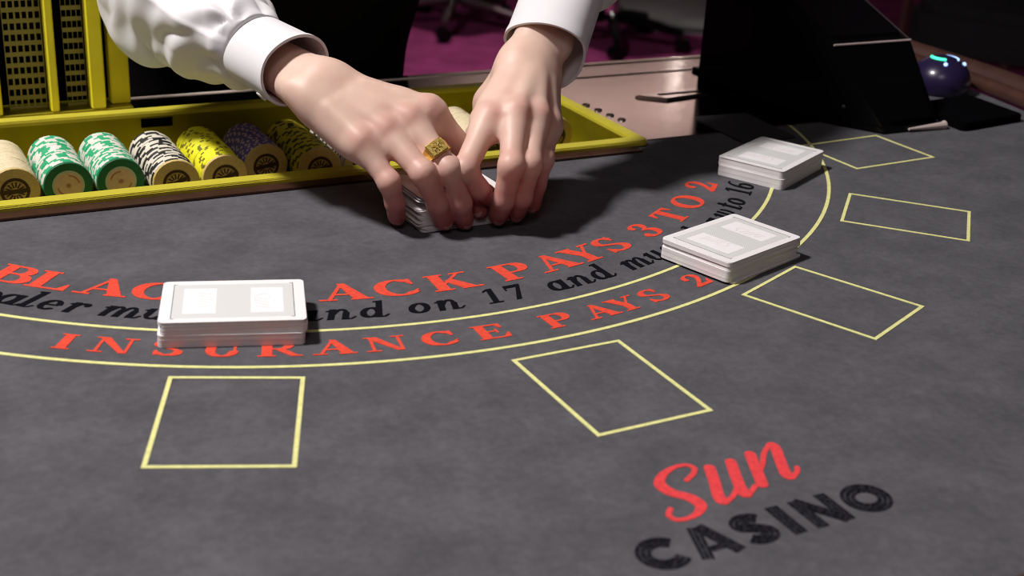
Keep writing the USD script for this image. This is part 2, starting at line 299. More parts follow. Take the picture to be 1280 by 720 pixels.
def low(ch):
    """bold italic lower case; x height 1"""
    U = unary_union; W, h = .30, .11
    st = lambda x, y1=1.0: sbox(x - W / 2, 0, x + W / 2, y1)
    inn = lambda x: poly((x - W / 2 - .16, .80), (x - W / 2 - .12, .86), (x + W / 2, 1), (x + W / 2, .7))
    out = lambda x: nib(arc(x + .20, .16, .18, .13, 190, 300, 8) + [(x + .42, .20)], .13, .09)
    bowl = lambda cx, rx=.36: nib(arc(cx, .5, rx, .44, 0, 360, 32), W, h)
    if ch == 'o': g, w = bowl(.5), 1.05
    elif ch == 'a': g, w = U([bowl(.46, .34), st(.82), out(.82)]), 1.25
    elif ch == 'd': g, w = U([bowl(.46, .34), st(.82, 1.58), poly((.52, 1.50), (.56, 1.58), (.97, 1.62), (.97, 1.42)), out(.82)]), 1.25
    elif ch == 'e': g, w = U([nib(arc(.48, .5, .34, .44, 8, 312, 30), W * .95, h), sbox(.3, .46, .84, .56)]), 1.0
    elif ch == 'l': g, w = U([st(.3, 1.58), poly((0, 1.50), (.02, 1.58), (.45, 1.62), (.45, 1.42)), out(.3)]), .66
    elif ch == 'r': g, w = U([st(.3), inn(.3), nib([(.4, .6)] + arc(.66, .70, .22, .22, 150, 50, 8), .12, .12), Point(.80, .80).buffer(.16)]), .92
    elif ch == 'n': g, w = U([st(.28), inn(.28), nib([(.36, .55)] + arc(.66, .60, .24, .34, 160, 10, 12), .2, .14), st(.90, .66), out(.90)]), 1.34
    elif ch == 'm': g, w = U([st(.28), inn(.28), nib([(.36, .55)] + arc(.62, .60, .22, .34, 160, 10, 12), .2, .14), st(.84, .66), nib([(.92, .55)] + arc(1.18, .60, .22, .34, 160, 10, 12), .2, .14), st(1.40, .66), out(1.40)]), 1.86
    elif ch == 'u': g, w = U([sbox(.14, .34, .44, 1), inn(.29), nib(arc(.55, .40, .27, .34, 190, 340, 12), .2, .14), st(.90), out(.90)]), 1.34
    elif ch == 's': g, w = U([nib(arc(.42, .73, .22, .20, 30, 200, 14) + [(.34, .54), (.52, .46)] + arc(.42, .27, .24, .20, 20, -160, 14), .24, h), Point(.62, .80).buffer(.1), Point(.20, .2).buffer(.11)]), .86
    elif ch == 't': g, w = U([st(.34, 1.32), sbox(.06, .90, .70, 1.02), out(.34)]), .76
    elif ch == 'w': g, w = U([inn(.29), sbox(.14, .30, .44, 1), nib(arc(.52, .36, .24, .30, 190, 350, 12), .2, .14), sbox(.66, .3, .90, 1), nib(arc(1.0, .36, .24, .30, 190, 350, 12), .2, .14), nib(arc(1.10, .5, .2, .46, -40, 60, 10), .22, .1)]), 1.44
    elif ch == 'D': g, w = U([sbox(.2, 0, .5, 1.5), nib([(.35, 1.44)] + arc(.62, .75, .5, .69, 90, -90) + [(.35, .06)], .32, .12), sbox(0, 1.42, .5, 1.5), sbox(0, 0, .5, .08)]), 1.4
    elif ch == '1': g, w = U([sbox(.25, 0, .55, 1.45), sbox(.04, 0, .76, .1), poly((.25, 1.45), (.55, 1.45), (.02, 1.16), (.02, 1.28))]), .9
    elif ch == '7': g, w = U([poly((.06, 1.45), (.96, 1.45), (.96, 1.34), (.56, 0), (.28, 0), (.70, 1.20), (.06, 1.20)), poly((.06, 1.45), (.14, 1.45), (.16, .98), (.06, .98))]), 1.05
    elif ch == '6': g, w = U([nib(arc(.5, .42, .34, .38, 0, 360, 30), W, h), nib(arc(.62, .55, .48, .86, 180, 75, 14), .26, .1)]), 1.1
    else: raise KeyError(ch)
    return affinity.affine_transform(g, [1, SL, 0, 1, 0, 0]), w
PZ = .00035
def bend(g, w, ang, R, h, z1=PZ, xs=1.0):
    """glyph of unit height bent around the table's arc: baseline at radius R, centred on the angle"""
    g = g.segmentize(.12)
    def f(c):
        a = math.radians(ang) + (c[:, 0] - w / 2) * h * xs / R; r = R - c[:, 1] * h
        return np.stack([r * np.cos(a), r * np.sin(a)], -1)
    from shapely import transform
    return transform(g.simplify(.008), f)

# ------------------------------------------------------------------ the blackjack table
TC, TR = (0, -.03), .801
half = Polygon([(TC[0] + TR * math.cos(a), TC[1] + TR * math.sin(a)) for a in np.linspace(-PI, 0, 97)] + [(TR, .118), (-TR, .118)])
TX, TYF, TYB = .306, -.172, .066           # chip tray outline
tray_hole = sbox(-TX + .003, TYF + .004, TX - .003, TYB - .003)
table = thing('blackjack_table', 'half-round casino table with dark grey suede top, red lettering and yellow card boxes', 'table', (0, 0, 0))
strip = sbox(-.62, -.156, .62, .118)
part(table, 'felt_top', extr(half.difference(unary_union([tray_hole, strip])), -.03, 0), M['felt'], smooth=False, label='dark grey suede playing surface')
plate = strip.difference(tray_hole)
part(table, 'metal_plate', slab(plate, -.03, .0012, .0006), M['copper'], smooth=False, label='glossy copper metal plate on the dealer side')
for by_ in (.0695, .1178):  # pale raised lines that stand in for highlights along the plate edges
    part(table, 'plate_bead', tube([(-.615, by_, .0013), (.615, by_, .0013)], .0011, 8), M['satin'], label='thin pale bead added as a highlight along the metal plate')
part(table, 'edge_strip', box(-TR, .118, -.03, TR, .130, .0016, .0006), M['copper'], label='metal strip along the dealer edge')
under = half.buffer(-.02).difference(sbox(-TX - .01, TYF - .01, TX + .01, .2))
part(table, 'table_base', cat(extr(under, -.10, -.0305)), M['wood_dark'], smooth=False)
for sx in (-1, 1):
    ped = cat(lathe([(0, ZF), (.20, ZF), (.20, ZF + .03), (.06, ZF + .07), (.05, -.14), (.10, -.1005), (0, -.1005)], 32)); ped.apply_translation([sx * .38, -.42, 0])
    part(table, 'pedestal', ped, M['wood_dark'])
ring = lambda r: [(TC[0] + r * math.cos(a), TC[1] + r * math.sin(a)) for a in np.linspace(0, -PI, 97)]
def rail_path(r, z): return [(r, y, z) for y in (.13, .09, .05, .01)] + [(x, y, z) for x, y in ring(r)] + [(-r, y, z) for y in (.01, .05, .09, .13)]
part(table, 'inner_rail', tube(rail_path(TR + .009, .0075), .0093, 16), M['wood_dark'], label='rounded wooden inner rail')
part(table, 'armrest', tube(rail_path(TR + .036, .0100), lambda i, th: .0165 * (1 - .20 * np.abs(np.cos(th))), 24), M['leather_brown'], label='padded brown leather armrest')
# printed lines
def ringline(r, w, a0=-152, a1=-8):
    t = np.radians(np.linspace(a0, a1, 120)); return LineString(np.stack([r * np.cos(t), r * np.sin(t)], -1)).buffer(w / 2, cap_style=2)
for r in (.4620, .5103):
    part(table, 'arc_line', extr(ringline(r, .0030), 0, PZ), M['print_yellow'], smooth=False)
BW, BD = .0754, .0989
for bx, by, ba in ((-.2046, -.5352, -21.7), (.0130, -.5770, .5), (.2274, -.5257, 23.0), (.4065, -.4078, 43.9), (.5027, -.2513, 92.85), (-.400, -.408, -43.5)):
    g = sbox(-BW / 2 - .0013, -BD / 2 - .0013, BW / 2 + .0013, BD / 2 + .0013).difference(sbox(-BW / 2 + .0013, -BD / 2 + .0013, BW / 2 - .0013, BD / 2 - .0013))
    part(table, 'card_box', extr(affinity.translate(affinity.rotate(g, ba, origin=(0, 0)), bx, by), 0, PZ), M['print_yellow'], smooth=False)
def word(items, R, h, fn, mt, label, xs=1.0):
    gs = []
    for ch, a in items:
        g, w = fn(ch); gs.append(bend(g, w, a, R, h, xs=xs))
    part(table, 'lettering', extr(unary_union(gs), 0, PZ), mt, smooth=False, label=label)
L1 = .0276
word([*zip('BLACKJACK', (-133.75, -129.6, -124.4, -119.6, -114.2, -108.4, -102.1, -96.9, -91.2))], .4171, L1, cap, M['print_red'], 'red word BLACKJACK', 1.17)
word([*zip('PAYS', (-84.2, -79.1, -74.9, -70.5))], .4171, L1, cap, M['print_red'], 'red word PAYS under BLACKJACK arc', 1.17)
word([('3', -64.0), ('T', -57.7), ('O', -51.9), ('2', -45.2)], .4165, L1 * .98, cap, M['print_red'], 'red words 3 TO 2', 1.12)
L2 = .0202
word([*zip('INSURANCE', (-123.3, -119.8, -116.0, -112.2, -108.2, -104.3, -100.5, -96.4, -92.3))], .4966, L2, cap, M['print_red'], 'red word INSURANCE', 1.20)
word([*zip('PAYS', (-86.5, -82.6, -79.9, -76.7))], .4966, L2, cap, M['print_red'], 'red word PAYS after INSURANCE', 1.18)
word([('2', -71.3), ('T', -66.2), ('O', -63.2), ('1', -58.6)], .4966, L2, cap, M['print_red'], 'red words 2 TO 1', 1.18)
L3 = .0158
for txt, an in (('Dealer', (-136.4, -133.2, -131.0, -129.45, -127.5, -125.3)), ('must', (-121.3, -118.4, -116.2, -114.6)), ('stand', (-111.3, -109.6, -107.9, -105.4, -102.9)),
                ('on', (-96.4, -93.7)), ('17', (-89.3, -87.0)), ('and', (-82.4, -79.9, -77.2)), ('must', (-72.4, -69.4, -67.2, -65.6)), ('draw', (-61.2, -58.9, -56.6, -53.7)), ('to', (-50.9, -48.9)), ('16', (-45.2, -43.0))):
    items = [*zip(txt, an)]
    if txt == 'stand': items[-1] = ('d', -100.4); items[-2] = ('n', -103.3); items[-3] = ('a', -106.0)
    word(items, .4468, L3, low, M['print_black'], 'black italic word ' + txt, .96)
# the house emblem: red script over stippled capitals
def brush(P, w0, w1, n=8):
    """script stroke: thick on the way down, thin on the way up"""
    Q = spline(np.array(P), n); D = np.gradient(Q, axis=0); D /= np.linalg.norm(D, axis=1)[:, None]
    dn = np.clip(-D[:, 1] * .9 + D[:, 0] * .15, 0, 1); w = w0 + (w1 - w0) * dn
    for _ in range(3): w = np.convolve(np.r_[w[0], w, w[-1]], [.25, .5, .25], 'valid')
    return unary_union([MultiPoint(np.vstack([np.array(Point(a).buffer(wa / 2, quad_segs=4).exterior.coords), np.array(Point(b).buffer(wb / 2, quad_segs=4).exterior.coords)])).convex_hull for a, b, wa, wb in zip(Q[:-1], Q[1:], w[:-1], w[1:])])
Sx = [(-.0058, -.6849), (.001, -.6809), (.0048, -.6765), (.003, -.6722), (-.0044, -.6715), (-.0144, -.6755), (-.0211, -.6829), (-.0200, -.6919), (-.0141, -.6994), (-.0129, -.7074), (-.0186, -.7131), (-.0266, -.7151), (-.0321, -.7136), (-.0331, -.7089), (-.0293, -.7046)]
u1 = [(.0128, -.6792), (.0070, -.6916), (.0005, -.7046), (.0009, -.7095), (.0083, -.7065), (.0183, -.6978)]
u2 = [(.0272, -.6784), (.0203, -.6927), (.0151, -.7051), (.0165, -.7085), (.0248, -.7033)]
n1 = [(.0420, -.6758), (.0359, -.6887), (.0290, -.7036)]
n2 = [(.0345, -.6935), (.0420, -.6868), (.0491, -.6787), (.0580, -.6721), (.0590, -.6762), (.0530, -.6881), (.0476, -.6995), (.0487, -.7035), (.0541, -.7007), (.0573, -.6969)]
part(table, 'emblem_script', extr(unary_union([brush(p, .0030, .0074) for p in (Sx, u1, u2, n1, n2)]), 0, PZ), M['print_script'], smooth=False, label='red script word Sun')
def tri(paths, w=.31, gap=.020):
    k = (w - 2 * gap) / 3; out = []
    for p in paths:
        ln = LineString(p)
        for off in (-(k + gap), 0, k + gap):
            o = ln.offset_curve(off) if off else ln
            out.append(o.buffer(k / 2, cap_style=2, join_style=2))
    return unary_union(out)
def block(ch):
    if ch == 'C': return tri([arc(.50, .5, .40, .36, 40, 320, 26)]), .92
    if ch == 'A': return unary_union([tri([[(.14, 0), (.46, 1)]], .26), tri([[(.56, 1), (.90, 0)]], .30), sbox(.30, .18, .74, .34)]), 1.02
    if ch == 'S': return tri([arc(.44, .70, .27, .165, 25, 200, 12) + [(.24, .60), (.44, .51), (.60, .42)] + arc(.42, .30, .27, .165, 20, -160, 14)]), .86
    if ch == 'I': return tri([[(.22, 0), (.22, 1)]]), .44
    if ch == 'N': return unary_union([tri([[(.20, 0), (.20, 1)]], .28), tri([[(.20, .98), (.86, .02)]], .28), tri([[(.88, 0), (.88, 1)]], .28)]), 1.08
    if ch == 'O': return tri([arc(.52, .5, .40, .36, 0, 360, 40)]), 1.04
hh = .0250; xx = -.0665; gs = []
widths = sum(block(c)[1] for c in 'CASINO') * hh; gap_ = (.0845 + .0665 - widths) / 5.0
for ch in 'CASINO':
    g, w = block(ch); gs.append(affinity.affine_transform(g, [hh, 0, 0, hh, xx, -.7478])); xx += w * hh + gap_
part(table, 'emblem_capitals', extr(unary_union(gs), 0, PZ), M['print_stipple'], smooth=False, label='black stippled word CASINO')
# cash slot, and chrome studs added as small reflections on the metal plate
slot = cat(slab(Polygon([(.386, -.020), (.470, -.012), (.470, -.034), (.412, -.042)]).difference(sbox(.412, -.0285, .480, -.0235)), .0012, .0042, .0012))
part(table, 'cash_slot', slot, M['chrome'], smooth=False, label='bright metal money slot')
part(table, 'slot_opening', box(.411, -.0287, .0012, .470, -.0233, .0018), M['black_matte'])
for sx, sy in ((.3185, -.032), (.3210, -.052), (.3230, -.072), (.3255, -.090)):
    s = lathe([(0, .0012), (.0042, .0012), (.0038, .0026), (.0018, .0032), (0, .0032)], 16); s.apply_translation([sx, sy, 0])
    part(table, 'screw', s, M['chrome'])

# ------------------------------------------------------------------ chip tray
tray = thing('chip_tray', 'yellow metal chip tray sunk into the dealer edge of the table', 'chip tray', (0, 0, 0))
IX0, IX1, IY0, IY1 = -.294, .294, -.156, .050; ZT, ZB = .0062, -.0290
outer = rbox(2 * TX, TYB - TYF, .008); outer = affinity.translate(outer, 0, (TYB + TYF) / 2); inner = sbox(IX0, IY0, IX1, IY1)
part(tray, 'rim', slab(outer.difference(inner), .0014, ZT, .0016), M['yellow_rim'], smooth=False, label='flat yellow rim')
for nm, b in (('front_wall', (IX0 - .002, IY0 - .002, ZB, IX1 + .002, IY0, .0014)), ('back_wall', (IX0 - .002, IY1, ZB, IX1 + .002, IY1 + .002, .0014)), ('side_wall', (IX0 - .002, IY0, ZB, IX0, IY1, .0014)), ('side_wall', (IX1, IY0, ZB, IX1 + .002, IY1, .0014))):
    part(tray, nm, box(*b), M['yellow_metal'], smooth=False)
PITCH, RX0, CR = .0416, -.2510, .0195
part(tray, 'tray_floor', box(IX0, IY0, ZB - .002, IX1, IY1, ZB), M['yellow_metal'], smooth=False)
for k in range(-1, 13):
    x = RX0 + PITCH * (k + .5)
    if IX0 < x < IX1 - .01:
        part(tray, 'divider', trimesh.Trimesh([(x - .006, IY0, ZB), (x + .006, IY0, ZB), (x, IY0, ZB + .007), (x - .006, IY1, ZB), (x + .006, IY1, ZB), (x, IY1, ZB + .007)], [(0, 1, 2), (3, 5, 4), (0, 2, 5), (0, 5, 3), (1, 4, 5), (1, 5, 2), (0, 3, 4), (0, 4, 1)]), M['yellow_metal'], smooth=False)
part(tray, 'name_plate', box(-.117, IY1 - .0016, -.0085, -.088, IY1, -.0005), M['black_matte'], label='small black plate on the back wall')
part(tray, 'front_trim', slab(sbox(-.288, -.1870, .288, TYF - .0006), 0.0004, .0022, .0006), M['brown_trim'], smooth=False, label='dark brown strip below the front rim')

# ------------------------------------------------------------------ chips
CT = .0033
prof = [(0, 0), (CR - .0005, 0), (CR, .0005), (CR, CT - .0005), (CR - .0005, CT), (0, CT)]
chip_shape = lathe(prof, 28, 'y')           # from y = 0 towards -y
def disc(r0, r1, y0, y1, n=28):
    pr = [(0, y0), (r1, y0), (r1, y1), (0, y1)] if r0 == 0 else [(r0, y0), (r1, y0), (r1, y1), (r0, y1), (r0, y0)]
    return lathe(pr, n, 'y')
protos = {}
def make_chip(kind, name, label, category, group, loc, rot):
    t = thing(name, label, category, loc, group, rot=rot)
    body = part(t, 'body', chip_shape, M['chip_' + kind] if kind != 'greenend' else M['chip_greenface'], local=True)
    if kind == 'tan':
        part(t, 'emblem', disc(0, .0108, CT - .0001, CT + .0001), M['chip_gold'], local=True, label='brown and gold printed emblem')
        r_ = disc(.0090, .0114, CT, CT + .00025); b_ = box(-.0115, -CT - .0003, -.0018, .0115, -CT, .0018); rays = []
        for q in range(14):
            if q in (0, 7): continue
            w_ = box(-.0006, -CT - .00025, .0034, .0006, -CT, .0078); w_.apply_transform(trimesh.transformations.rotation_matrix(q * PI / 7 + PI / 2, [0, 1, 0])); rays.append(w_)
        b_ = cat(b_, *rays)
        part(t, 'emblem_print', cat(r_, b_), M['chip_dark'], local=True)
    if kind == 'greenend':
        part(t, 'label_ring', disc(.0108, .0128, CT - .0001, CT + .00015), M['chip_paleg'], local=True)
        part(t, 'label_disc', disc(0, .0110, CT - .0001, CT + .0002), M['chip_peach'], local=True, label='peach coloured centre label')
        bars = [box(-.0015, -CT - .0004, -.0095, .0008, -CT, -.0055).apply_transform(np.eye(4))]
        arcs = extr(LineString(arc(0, 0, .0085, .0085, 60, 130, 12)).buffer(.0006), 0, .0004); arcs2 = extr(LineString(arc(0, 0, .0085, .0085, -120, -50, 12)).buffer(.0006), 0, .0004)
        ctr = extr(Polygon([((.0026 if i % 2 else .0013) * math.cos(i * PI / 8), (.0026 if i % 2 else .0013) * math.sin(i * PI / 8)) for i in range(16)]), 0, .0004)
        mk = cat(arcs, arcs2, ctr); mk.apply_transform(trimesh.transformations.rotation_matrix(PI / 2, [1, 0, 0])); mk.apply_translation([0, -CT, 0])
        part(t, 'label_print', mk, M['chip_brown'], local=True)
    return t
def put_chip(kind, name, label, category, group, loc, rot):
    if kind not in protos: protos[kind] = make_chip(kind, name, label, category, group, loc, rot)
    else: copy(protos[kind], loc, rot, label, category, group)
# row: (index, kind, end disc, y of the front, count, words)
rows = [(0, 'cream', 'tan', -.098, 24, 'plain cream', 'leftmost row of the tray'), (1, 'green', 'greenend', -.096, 24, 'green and white', 'green row beside the cream row'),
        (2, 'green', 'greenend', -.098, 24, 'green and white', 'green row beside the black and white row'), (3, 'black', 'tan', -.116, 27, 'black and white', 'row next to the green rows'),
        (4, 'yellow', 'tan', -.115, 27, 'bright yellow', 'row left of the purple row'), (5, 'purple', 'tan', -.096, 21, 'purple', 'purple row of the tray'),
        (6, 'olive', 'tan', -.118, 28, 'yellow and black', 'row right of the purple row'), (7, 'black', 'tan', -.118, 28, 'black and white', 'row half hidden by the ringed hand'),
        (8, 'black', 'tan', -.110, 12, 'black and white', 'row fully behind the ringed hand'), (9, 'cream', 'tan', -.110, 14, 'cream', 'row behind the ring finger tips'),
        (10, 'cream', 'tan', -.114, 25, 'cream', 'row seen between the two hands'), (11, 'cream', 'tan', -.105, 10, 'cream', 'row behind the hand without a ring'), (12, 'cream', 'tan', -.093, 9, 'cream', 'short row at the right end')]
for i, kind, end, yf, n, words, where in rows:
    x = RX0 + PITCH * i; z = ZB + CR + .0012
    for k in range(n):
        jx, jz = rng.normal(0, .00035), abs(rng.normal(0, .0003))
        y = yf + CT * (k + 1)
        ry = rng.uniform(0, 360)
        if k == 0:
            nm = 'marker_chip' if end == 'tan' else 'green_label_chip'
            if end == 'tan': lb = f'tan emblem disc at the front of the {where}'
            else: lb = f'green chip with peach centre label ending the {where}'
            put_chip(end, nm, lb, 'casino chip', None, (x, y, z), (0, (35 if i % 2 else -25) + rng.uniform(-15, 15) if end == 'greenend' else rng.choice([-22, -12, -40, 0]) + rng.uniform(-6, 6), 0))
        else:
            put_chip(kind, kind.replace('olive', 'yellow_black') + '_chip', f'{words} chip in the {where}', 'casino chip', f'{words} chips in the {where}', (x + jx, y, z + jz), (0, ry, 0))

# ------------------------------------------------------------------ decks of cards
CL, CW = .0880, .0630
def deck(x, y, ang, packets, label, top_shift=(0, 0)):
    """packets: list of (thickness, dx, dy, drot)"""
    t = thing('card_deck', label, 'deck of cards', (x, y, 0), rot=(0, 0, ang)); z = .0004
    out = rbox(CL, CW, .0035, 5)
    for th, dx, dy, dr in packets:
        n = max(2, int(th / .0012)); ms = []
        for k in range(n):
            o = affinity.translate(affinity.rotate(out, dr + rng.normal(0, .03), origin=(0, 0)), dx + rng.normal(0, .00005), dy + rng.normal(0, .00005))
            ms.append(extr(o, z + th * k / n, z + th * (k + 1) / n - .00002))
        part(t, 'card_packet', cat(*ms), M['card_edge'], smooth=False, local=True, kind='stuff'); z += th
    sx, sy = top_shift; mv = lambda g: affinity.translate(g, sx, sy)
    tc_ = part(t, 'top_card', extr(mv(out), z, z + .00035), M['card_white'], smooth=False, local=True, label='white bordered card back'); z += .00035
    pan = sbox(-CL / 2 + .0075, -CW / 2 + .0060, CL / 2 - .0075, CW / 2 - .0060)
    part(tc_, 'back_print', extr(mv(pan), z, z + .00005), M['card_grey'], smooth=False, local=True)
    frame = pan.buffer(.0008, join_style=2).difference(pan.buffer(.0002, join_style=2)).intersection(unary_union([sbox(-1, -1, -CL / 2 + .009, 1), sbox(CL / 2 - .009, -1, 1, 1)]))
    for g in frame.geoms: part(tc_, 'border_line', extr(mv(g), z, z + .00005), M['card_line'], smooth=False, local=True)
    for s in (-1, 1):
        wx = s * .0205
        part(tc_, 'window', extr(mv(sbox(wx - .0100, -CW / 2 + .0125, wx + .0100, CW / 2 - .0125)), z, z + .0001), M['card_window'], smooth=False, local=True)
        g = unary_union([brush([(a * .27, b * .27) for a, b in p], .0008, .0017, 4) for p in (np.array(q) + [-.012, .69] for q in (Sx, u1, u2, n1, n2))])
        g = affinity.translate(affinity.rotate(g, 90 * s + (180 if s > 0 else 180), origin=(0, 0)), wx - s * .003, 0)
        part(tc_, 'window_print', extr(mv(g), z, z + .00016), M['card_faint'], smooth=False, local=True, label='faint printed script word Sun')
    return t
deck(-.1669, -.4186, -17.14, [(.0080, -.0006, -.0006, -.6), (.0062, .0004, .0002, .5), (.0019, -.0002, .0003, -.3)], 'deck of white cards squared on the lettering, nearest the left edge of the picture')
deck(.2060, -.4340, -163.36, [(.0015, -.0026, .0014, 1.2), (.0085, .0008, .0, .2), (.0030, -.0004, .0004, -.5), (.0031, .0006, -.0002, .3)], 'deck of white cards straddling both yellow arcs, in front of the farther deck')
deck(.3699, -.2714, -153.48, [(.0094, .0006, .0006, .5), (.0067, -.0004, -.0002, -.3)], 'deck of white cards farthest from the camera, beside the black shoe box')
# the ragged pack being squared by the dealer
hp = thing('card_deck', 'loose ragged pack of white cards gripped under both hands of the dealer', 'deck of cards', (.052, -.2790, 0), rot=(0, 0, 1.5)); z = .0004
for th, dx, dy, dr, ex in ((.0045, .001, .000, .3, 0), (.0036, -.0012, .0006, -.5, 0), (.0028, .0006, .0008, .4, 0), (.0024, -.0020, .0006, -.8, 0), (.0024, -.0005, .0010, .4, 0), (.0026, -.0030, .0008, .7, 0)):
    n = max(2, int(th / .0008)); ms = []
    for k in range(n):
        o = affinity.translate(affinity.rotate(rbox(CL, CW, .0035, 5), dr + rng.normal(0, .5), origin=(0, 0)), dx + rng.normal(0, .0007), dy + abs(rng.normal(0, .0005)))
        ms.append(extr(o, z + th * k / n, z + th * (k + 1) / n - .0001))
    part(hp, 'card_packet', cat(*ms), M['card_edge'], smooth=False, local=True, kind='stuff'); z += th
for s in (-1,):      # the half-riffled top cards, bowed
    for q in range(3):
        c = trimesh.creation.box([.046, CW, .0003]); c = c.subdivide().subdivide().subdivide(); v = c.vertices.copy()
        u = (v[:, 0] * s + .023) / .046; v[:, 2] += .0008 + .0016 * q + .0065 * u * u; v[:, 0] += s * (.0235 - .001 * q); v[:, 1] += .002
        c.vertices = v + [0, 0, z - .001]
        part(hp, 'riffled_card', c, M['card_white'], local=True)
# dark cut card
single('cut_card', place(slab(rbox(.064, .088, .004), .0014, .0024, .0004), .432, -.150, 0, -.05), M['dark_grey'], 'dark grey plastic cut card lying flat between metal plate and farthest deck', 'cut card', (.432, -.150, 0), smooth=False)

# ------------------------------------------------------------------ card shoe, pad and gadget on the right
shoe = thing('card_shoe', 'large black dealing shoe with sloping front at the right end of the table', 'card shoe', (.58, -.07, 0))
def prism(poly_yz, x0, x1, bev=.002):
    m_ = slab(Polygon(poly_yz), 0, 1, .001); m_ = extr(Polygon(poly_yz), 0, 1)
    v = m_.vertices; m_.vertices = np.stack([x0 + v[:, 2] * (x1 - x0), v[:, 0], v[:, 1]], -1); m_.fix_normals(); return m_
bod = trimesh.Trimesh([(x, y, z) for x, y, z in (
    (.562, -.207, .006), (.637, -.205, .006), (.527, -.155, .079), (.630, -.156, .079), (.527, -.150, .006), (.524, .060, .006), (.640, .060, .006), (.524, .060, .150), (.640, .060, .150),
    (.527, -.150, .081), (.630, -.150, .081))]).convex_hull
part(shoe, 'body', bod, M['black_plastic'], smooth=20)
lid = trimesh.Trimesh([(.533, -.146, .0822), (.624, -.146, .0822), (.530, .058, .1510), (.634, .058, .1510), (.533, -.144, .0862), (.624, -.144, .0862), (.530, .058, .1550), (.634, .058, .1550)]).convex_hull
part(shoe, 'lid', lid, M['black_plastic'], smooth=20)
part(shoe, 'front_edge_trim', tube([(.528, -.1555, .0800), (.630, -.1555, .0800)], .0011, 8), M['clear_edge'], label='thin pale strip along the top front edge')
part(shoe, 'side_edge_trim', tube([(.630, -.1555, .0800), (.634, -.05, .1155)], .0008, 8), M['dull_metal'])
base = Polygon([(.560, -.211), (.642, -.211), (.645, .066), (.519, .066), (.524, -.155)])
part(shoe, 'base', slab(base, .0014, .006, .001), M['black_plastic'], smooth=False)
part(shoe, 'foot_edge', cat(tube([(.592, -.2125, .0035), (.641, -.2125, .0035)], lambda i, th: np.full_like(th, (.0012, .0042)[i]), 10), trimesh.Trimesh(trimesh.creation.icosphere(2, .0034).vertices + [.642, -.2105, .0045], trimesh.creation.icosphere(2, .0034).faces)), M['clear_edge'], label='pale rounded front lip of the base')
part(shoe, 'card_opening', trimesh.Trimesh([(.572, -.2065, .012), (.628, -.2065, .012), (.563, -.181, .047), (.626, -.181, .047), (.572, -.2045, .012), (.628, -.2045, .012), (.563, -.179, .047), (.626, -.179, .047)]).convex_hull, M['black_plastic'])
kn = trimesh.creation.icosphere(2, .0035); kn.apply_translation([.5415, -.1690, .020]); part(shoe, 'latch', kn, M['dark_grey'])
single('pad', slab(affinity.translate(Polygon([(.651, -.229), (.748, -.218), (.752, -.135), (.655, -.146)]).buffer(-.006).buffer(.006), 0, 0), .0006, .0085, .0015), M['black_matte'], 'flat black rectangular pad lying on the felt right of the shoe', 'pad', (.70, -.18, 0), smooth=False)
gad = thing('gadget', 'glossy dark rounded gadget with green and blue lights behind the black pad', 'gadget', (.752, -.090, 0))
ico = trimesh.creation.icosphere(4, 1.0); v = ico.vertices * [.034, .034, .029]; v[:, 2] = np.maximum(v[:, 2], -.0118); ico.vertices = v + [.752, -.090, .0126]
part(gad, 'shell', ico, M['gadget'])
def on_dome(a, b): return np.array([.752, -.090, .0126]) + np.array([.0342, .0342, .0292]) * [math.cos(b) * math.cos(a), math.cos(b) * math.sin(a), math.sin(b)]
part(gad, 'green_light', tube([on_dome(math.radians(a), math.radians(66)) for a in np.linspace(150, 235, 9)], .0016, 8), M['led_green'], label='glowing green light strip')
part(gad, 'blue_light', tube([on_dome(math.radians(a), math.radians(62)) for a in np.linspace(-60, 35, 9)], .0010, 8), M['led_blue'], label='glowing blue light strip')
for a, b in ((232, 52), (312, 48)):
    s = trimesh.creation.icosphere(2, .0022); s.apply_translation(on_dome(math.radians(a), math.radians(b))); part(gad, 'light_dot', s, M['led_blue'])
part(gad, 'foot', lathe([(0, 0.0004), (.026, .0004), (.028, .003), (0, .003)], 24).apply_translation([.752, -.090, 0]), M['clear_edge'])

# ------------------------------------------------------------------ yellow perforated rack behind the tray
rack = thing('perforated_rack', 'bright yellow metal rack with perforated panels standing behind the left end of the tray', 'rack', (-.2, .09, 0))
RH = .162; RZ = .0062
def holes(x0, x1, nx, z0, z1, nz, hx, hz):
    g = sbox(x0, z0, x1, z1); px, pz = (x1 - x0) / nx, (z1 - z0) / nz; hs = []
    for i in range(nx):
        for k in range(nz):
            cx, cz = x0 + px * (i + .5), z0 + pz * (k + .5); hs.append(sbox(cx - hx / 2, cz - hz / 2, cx + hx / 2, cz + hz / 2))
    return g.difference(unary_union(hs))
def upright(g, y0, y1):
    m_ = extr(g, 0, 1); v = m_.vertices; m_.vertices = np.stack([v[:, 0], y1 + v[:, 2] * (y0 - y1), v[:, 1]], -1); m_.fix_normals(); return m_
YR = .072
part(rack, 'base_plate', box(-.345, YR, RZ - .0049, -.118, YR + .040, RZ, .001), M['yellow_metal'])
for x0, x1 in ((-.345, -.338), (-.2975, -.2880), (-.2440, -.2345), (-.1925, -.1850), (-.1565, -.1430)):
    part(rack, 'post', box(x0, YR, RZ, x1, YR + .014, RZ + RH, .0012), M['yellow_bright'])
for x0, x1, nx in ((-.338, -.2975, 6), (-.2880, -.2440, 6), (-.2345, -.1925, 6), (-.1830, -.1565, 4)):
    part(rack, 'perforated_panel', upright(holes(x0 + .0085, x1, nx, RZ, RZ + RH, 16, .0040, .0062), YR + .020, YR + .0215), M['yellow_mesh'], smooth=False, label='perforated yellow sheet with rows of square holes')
part(rack, 'end_panel', box(-.1360, YR + .012, RZ, -.1180, YR + .026, RZ + RH, .0012), M['yellow_bright'])
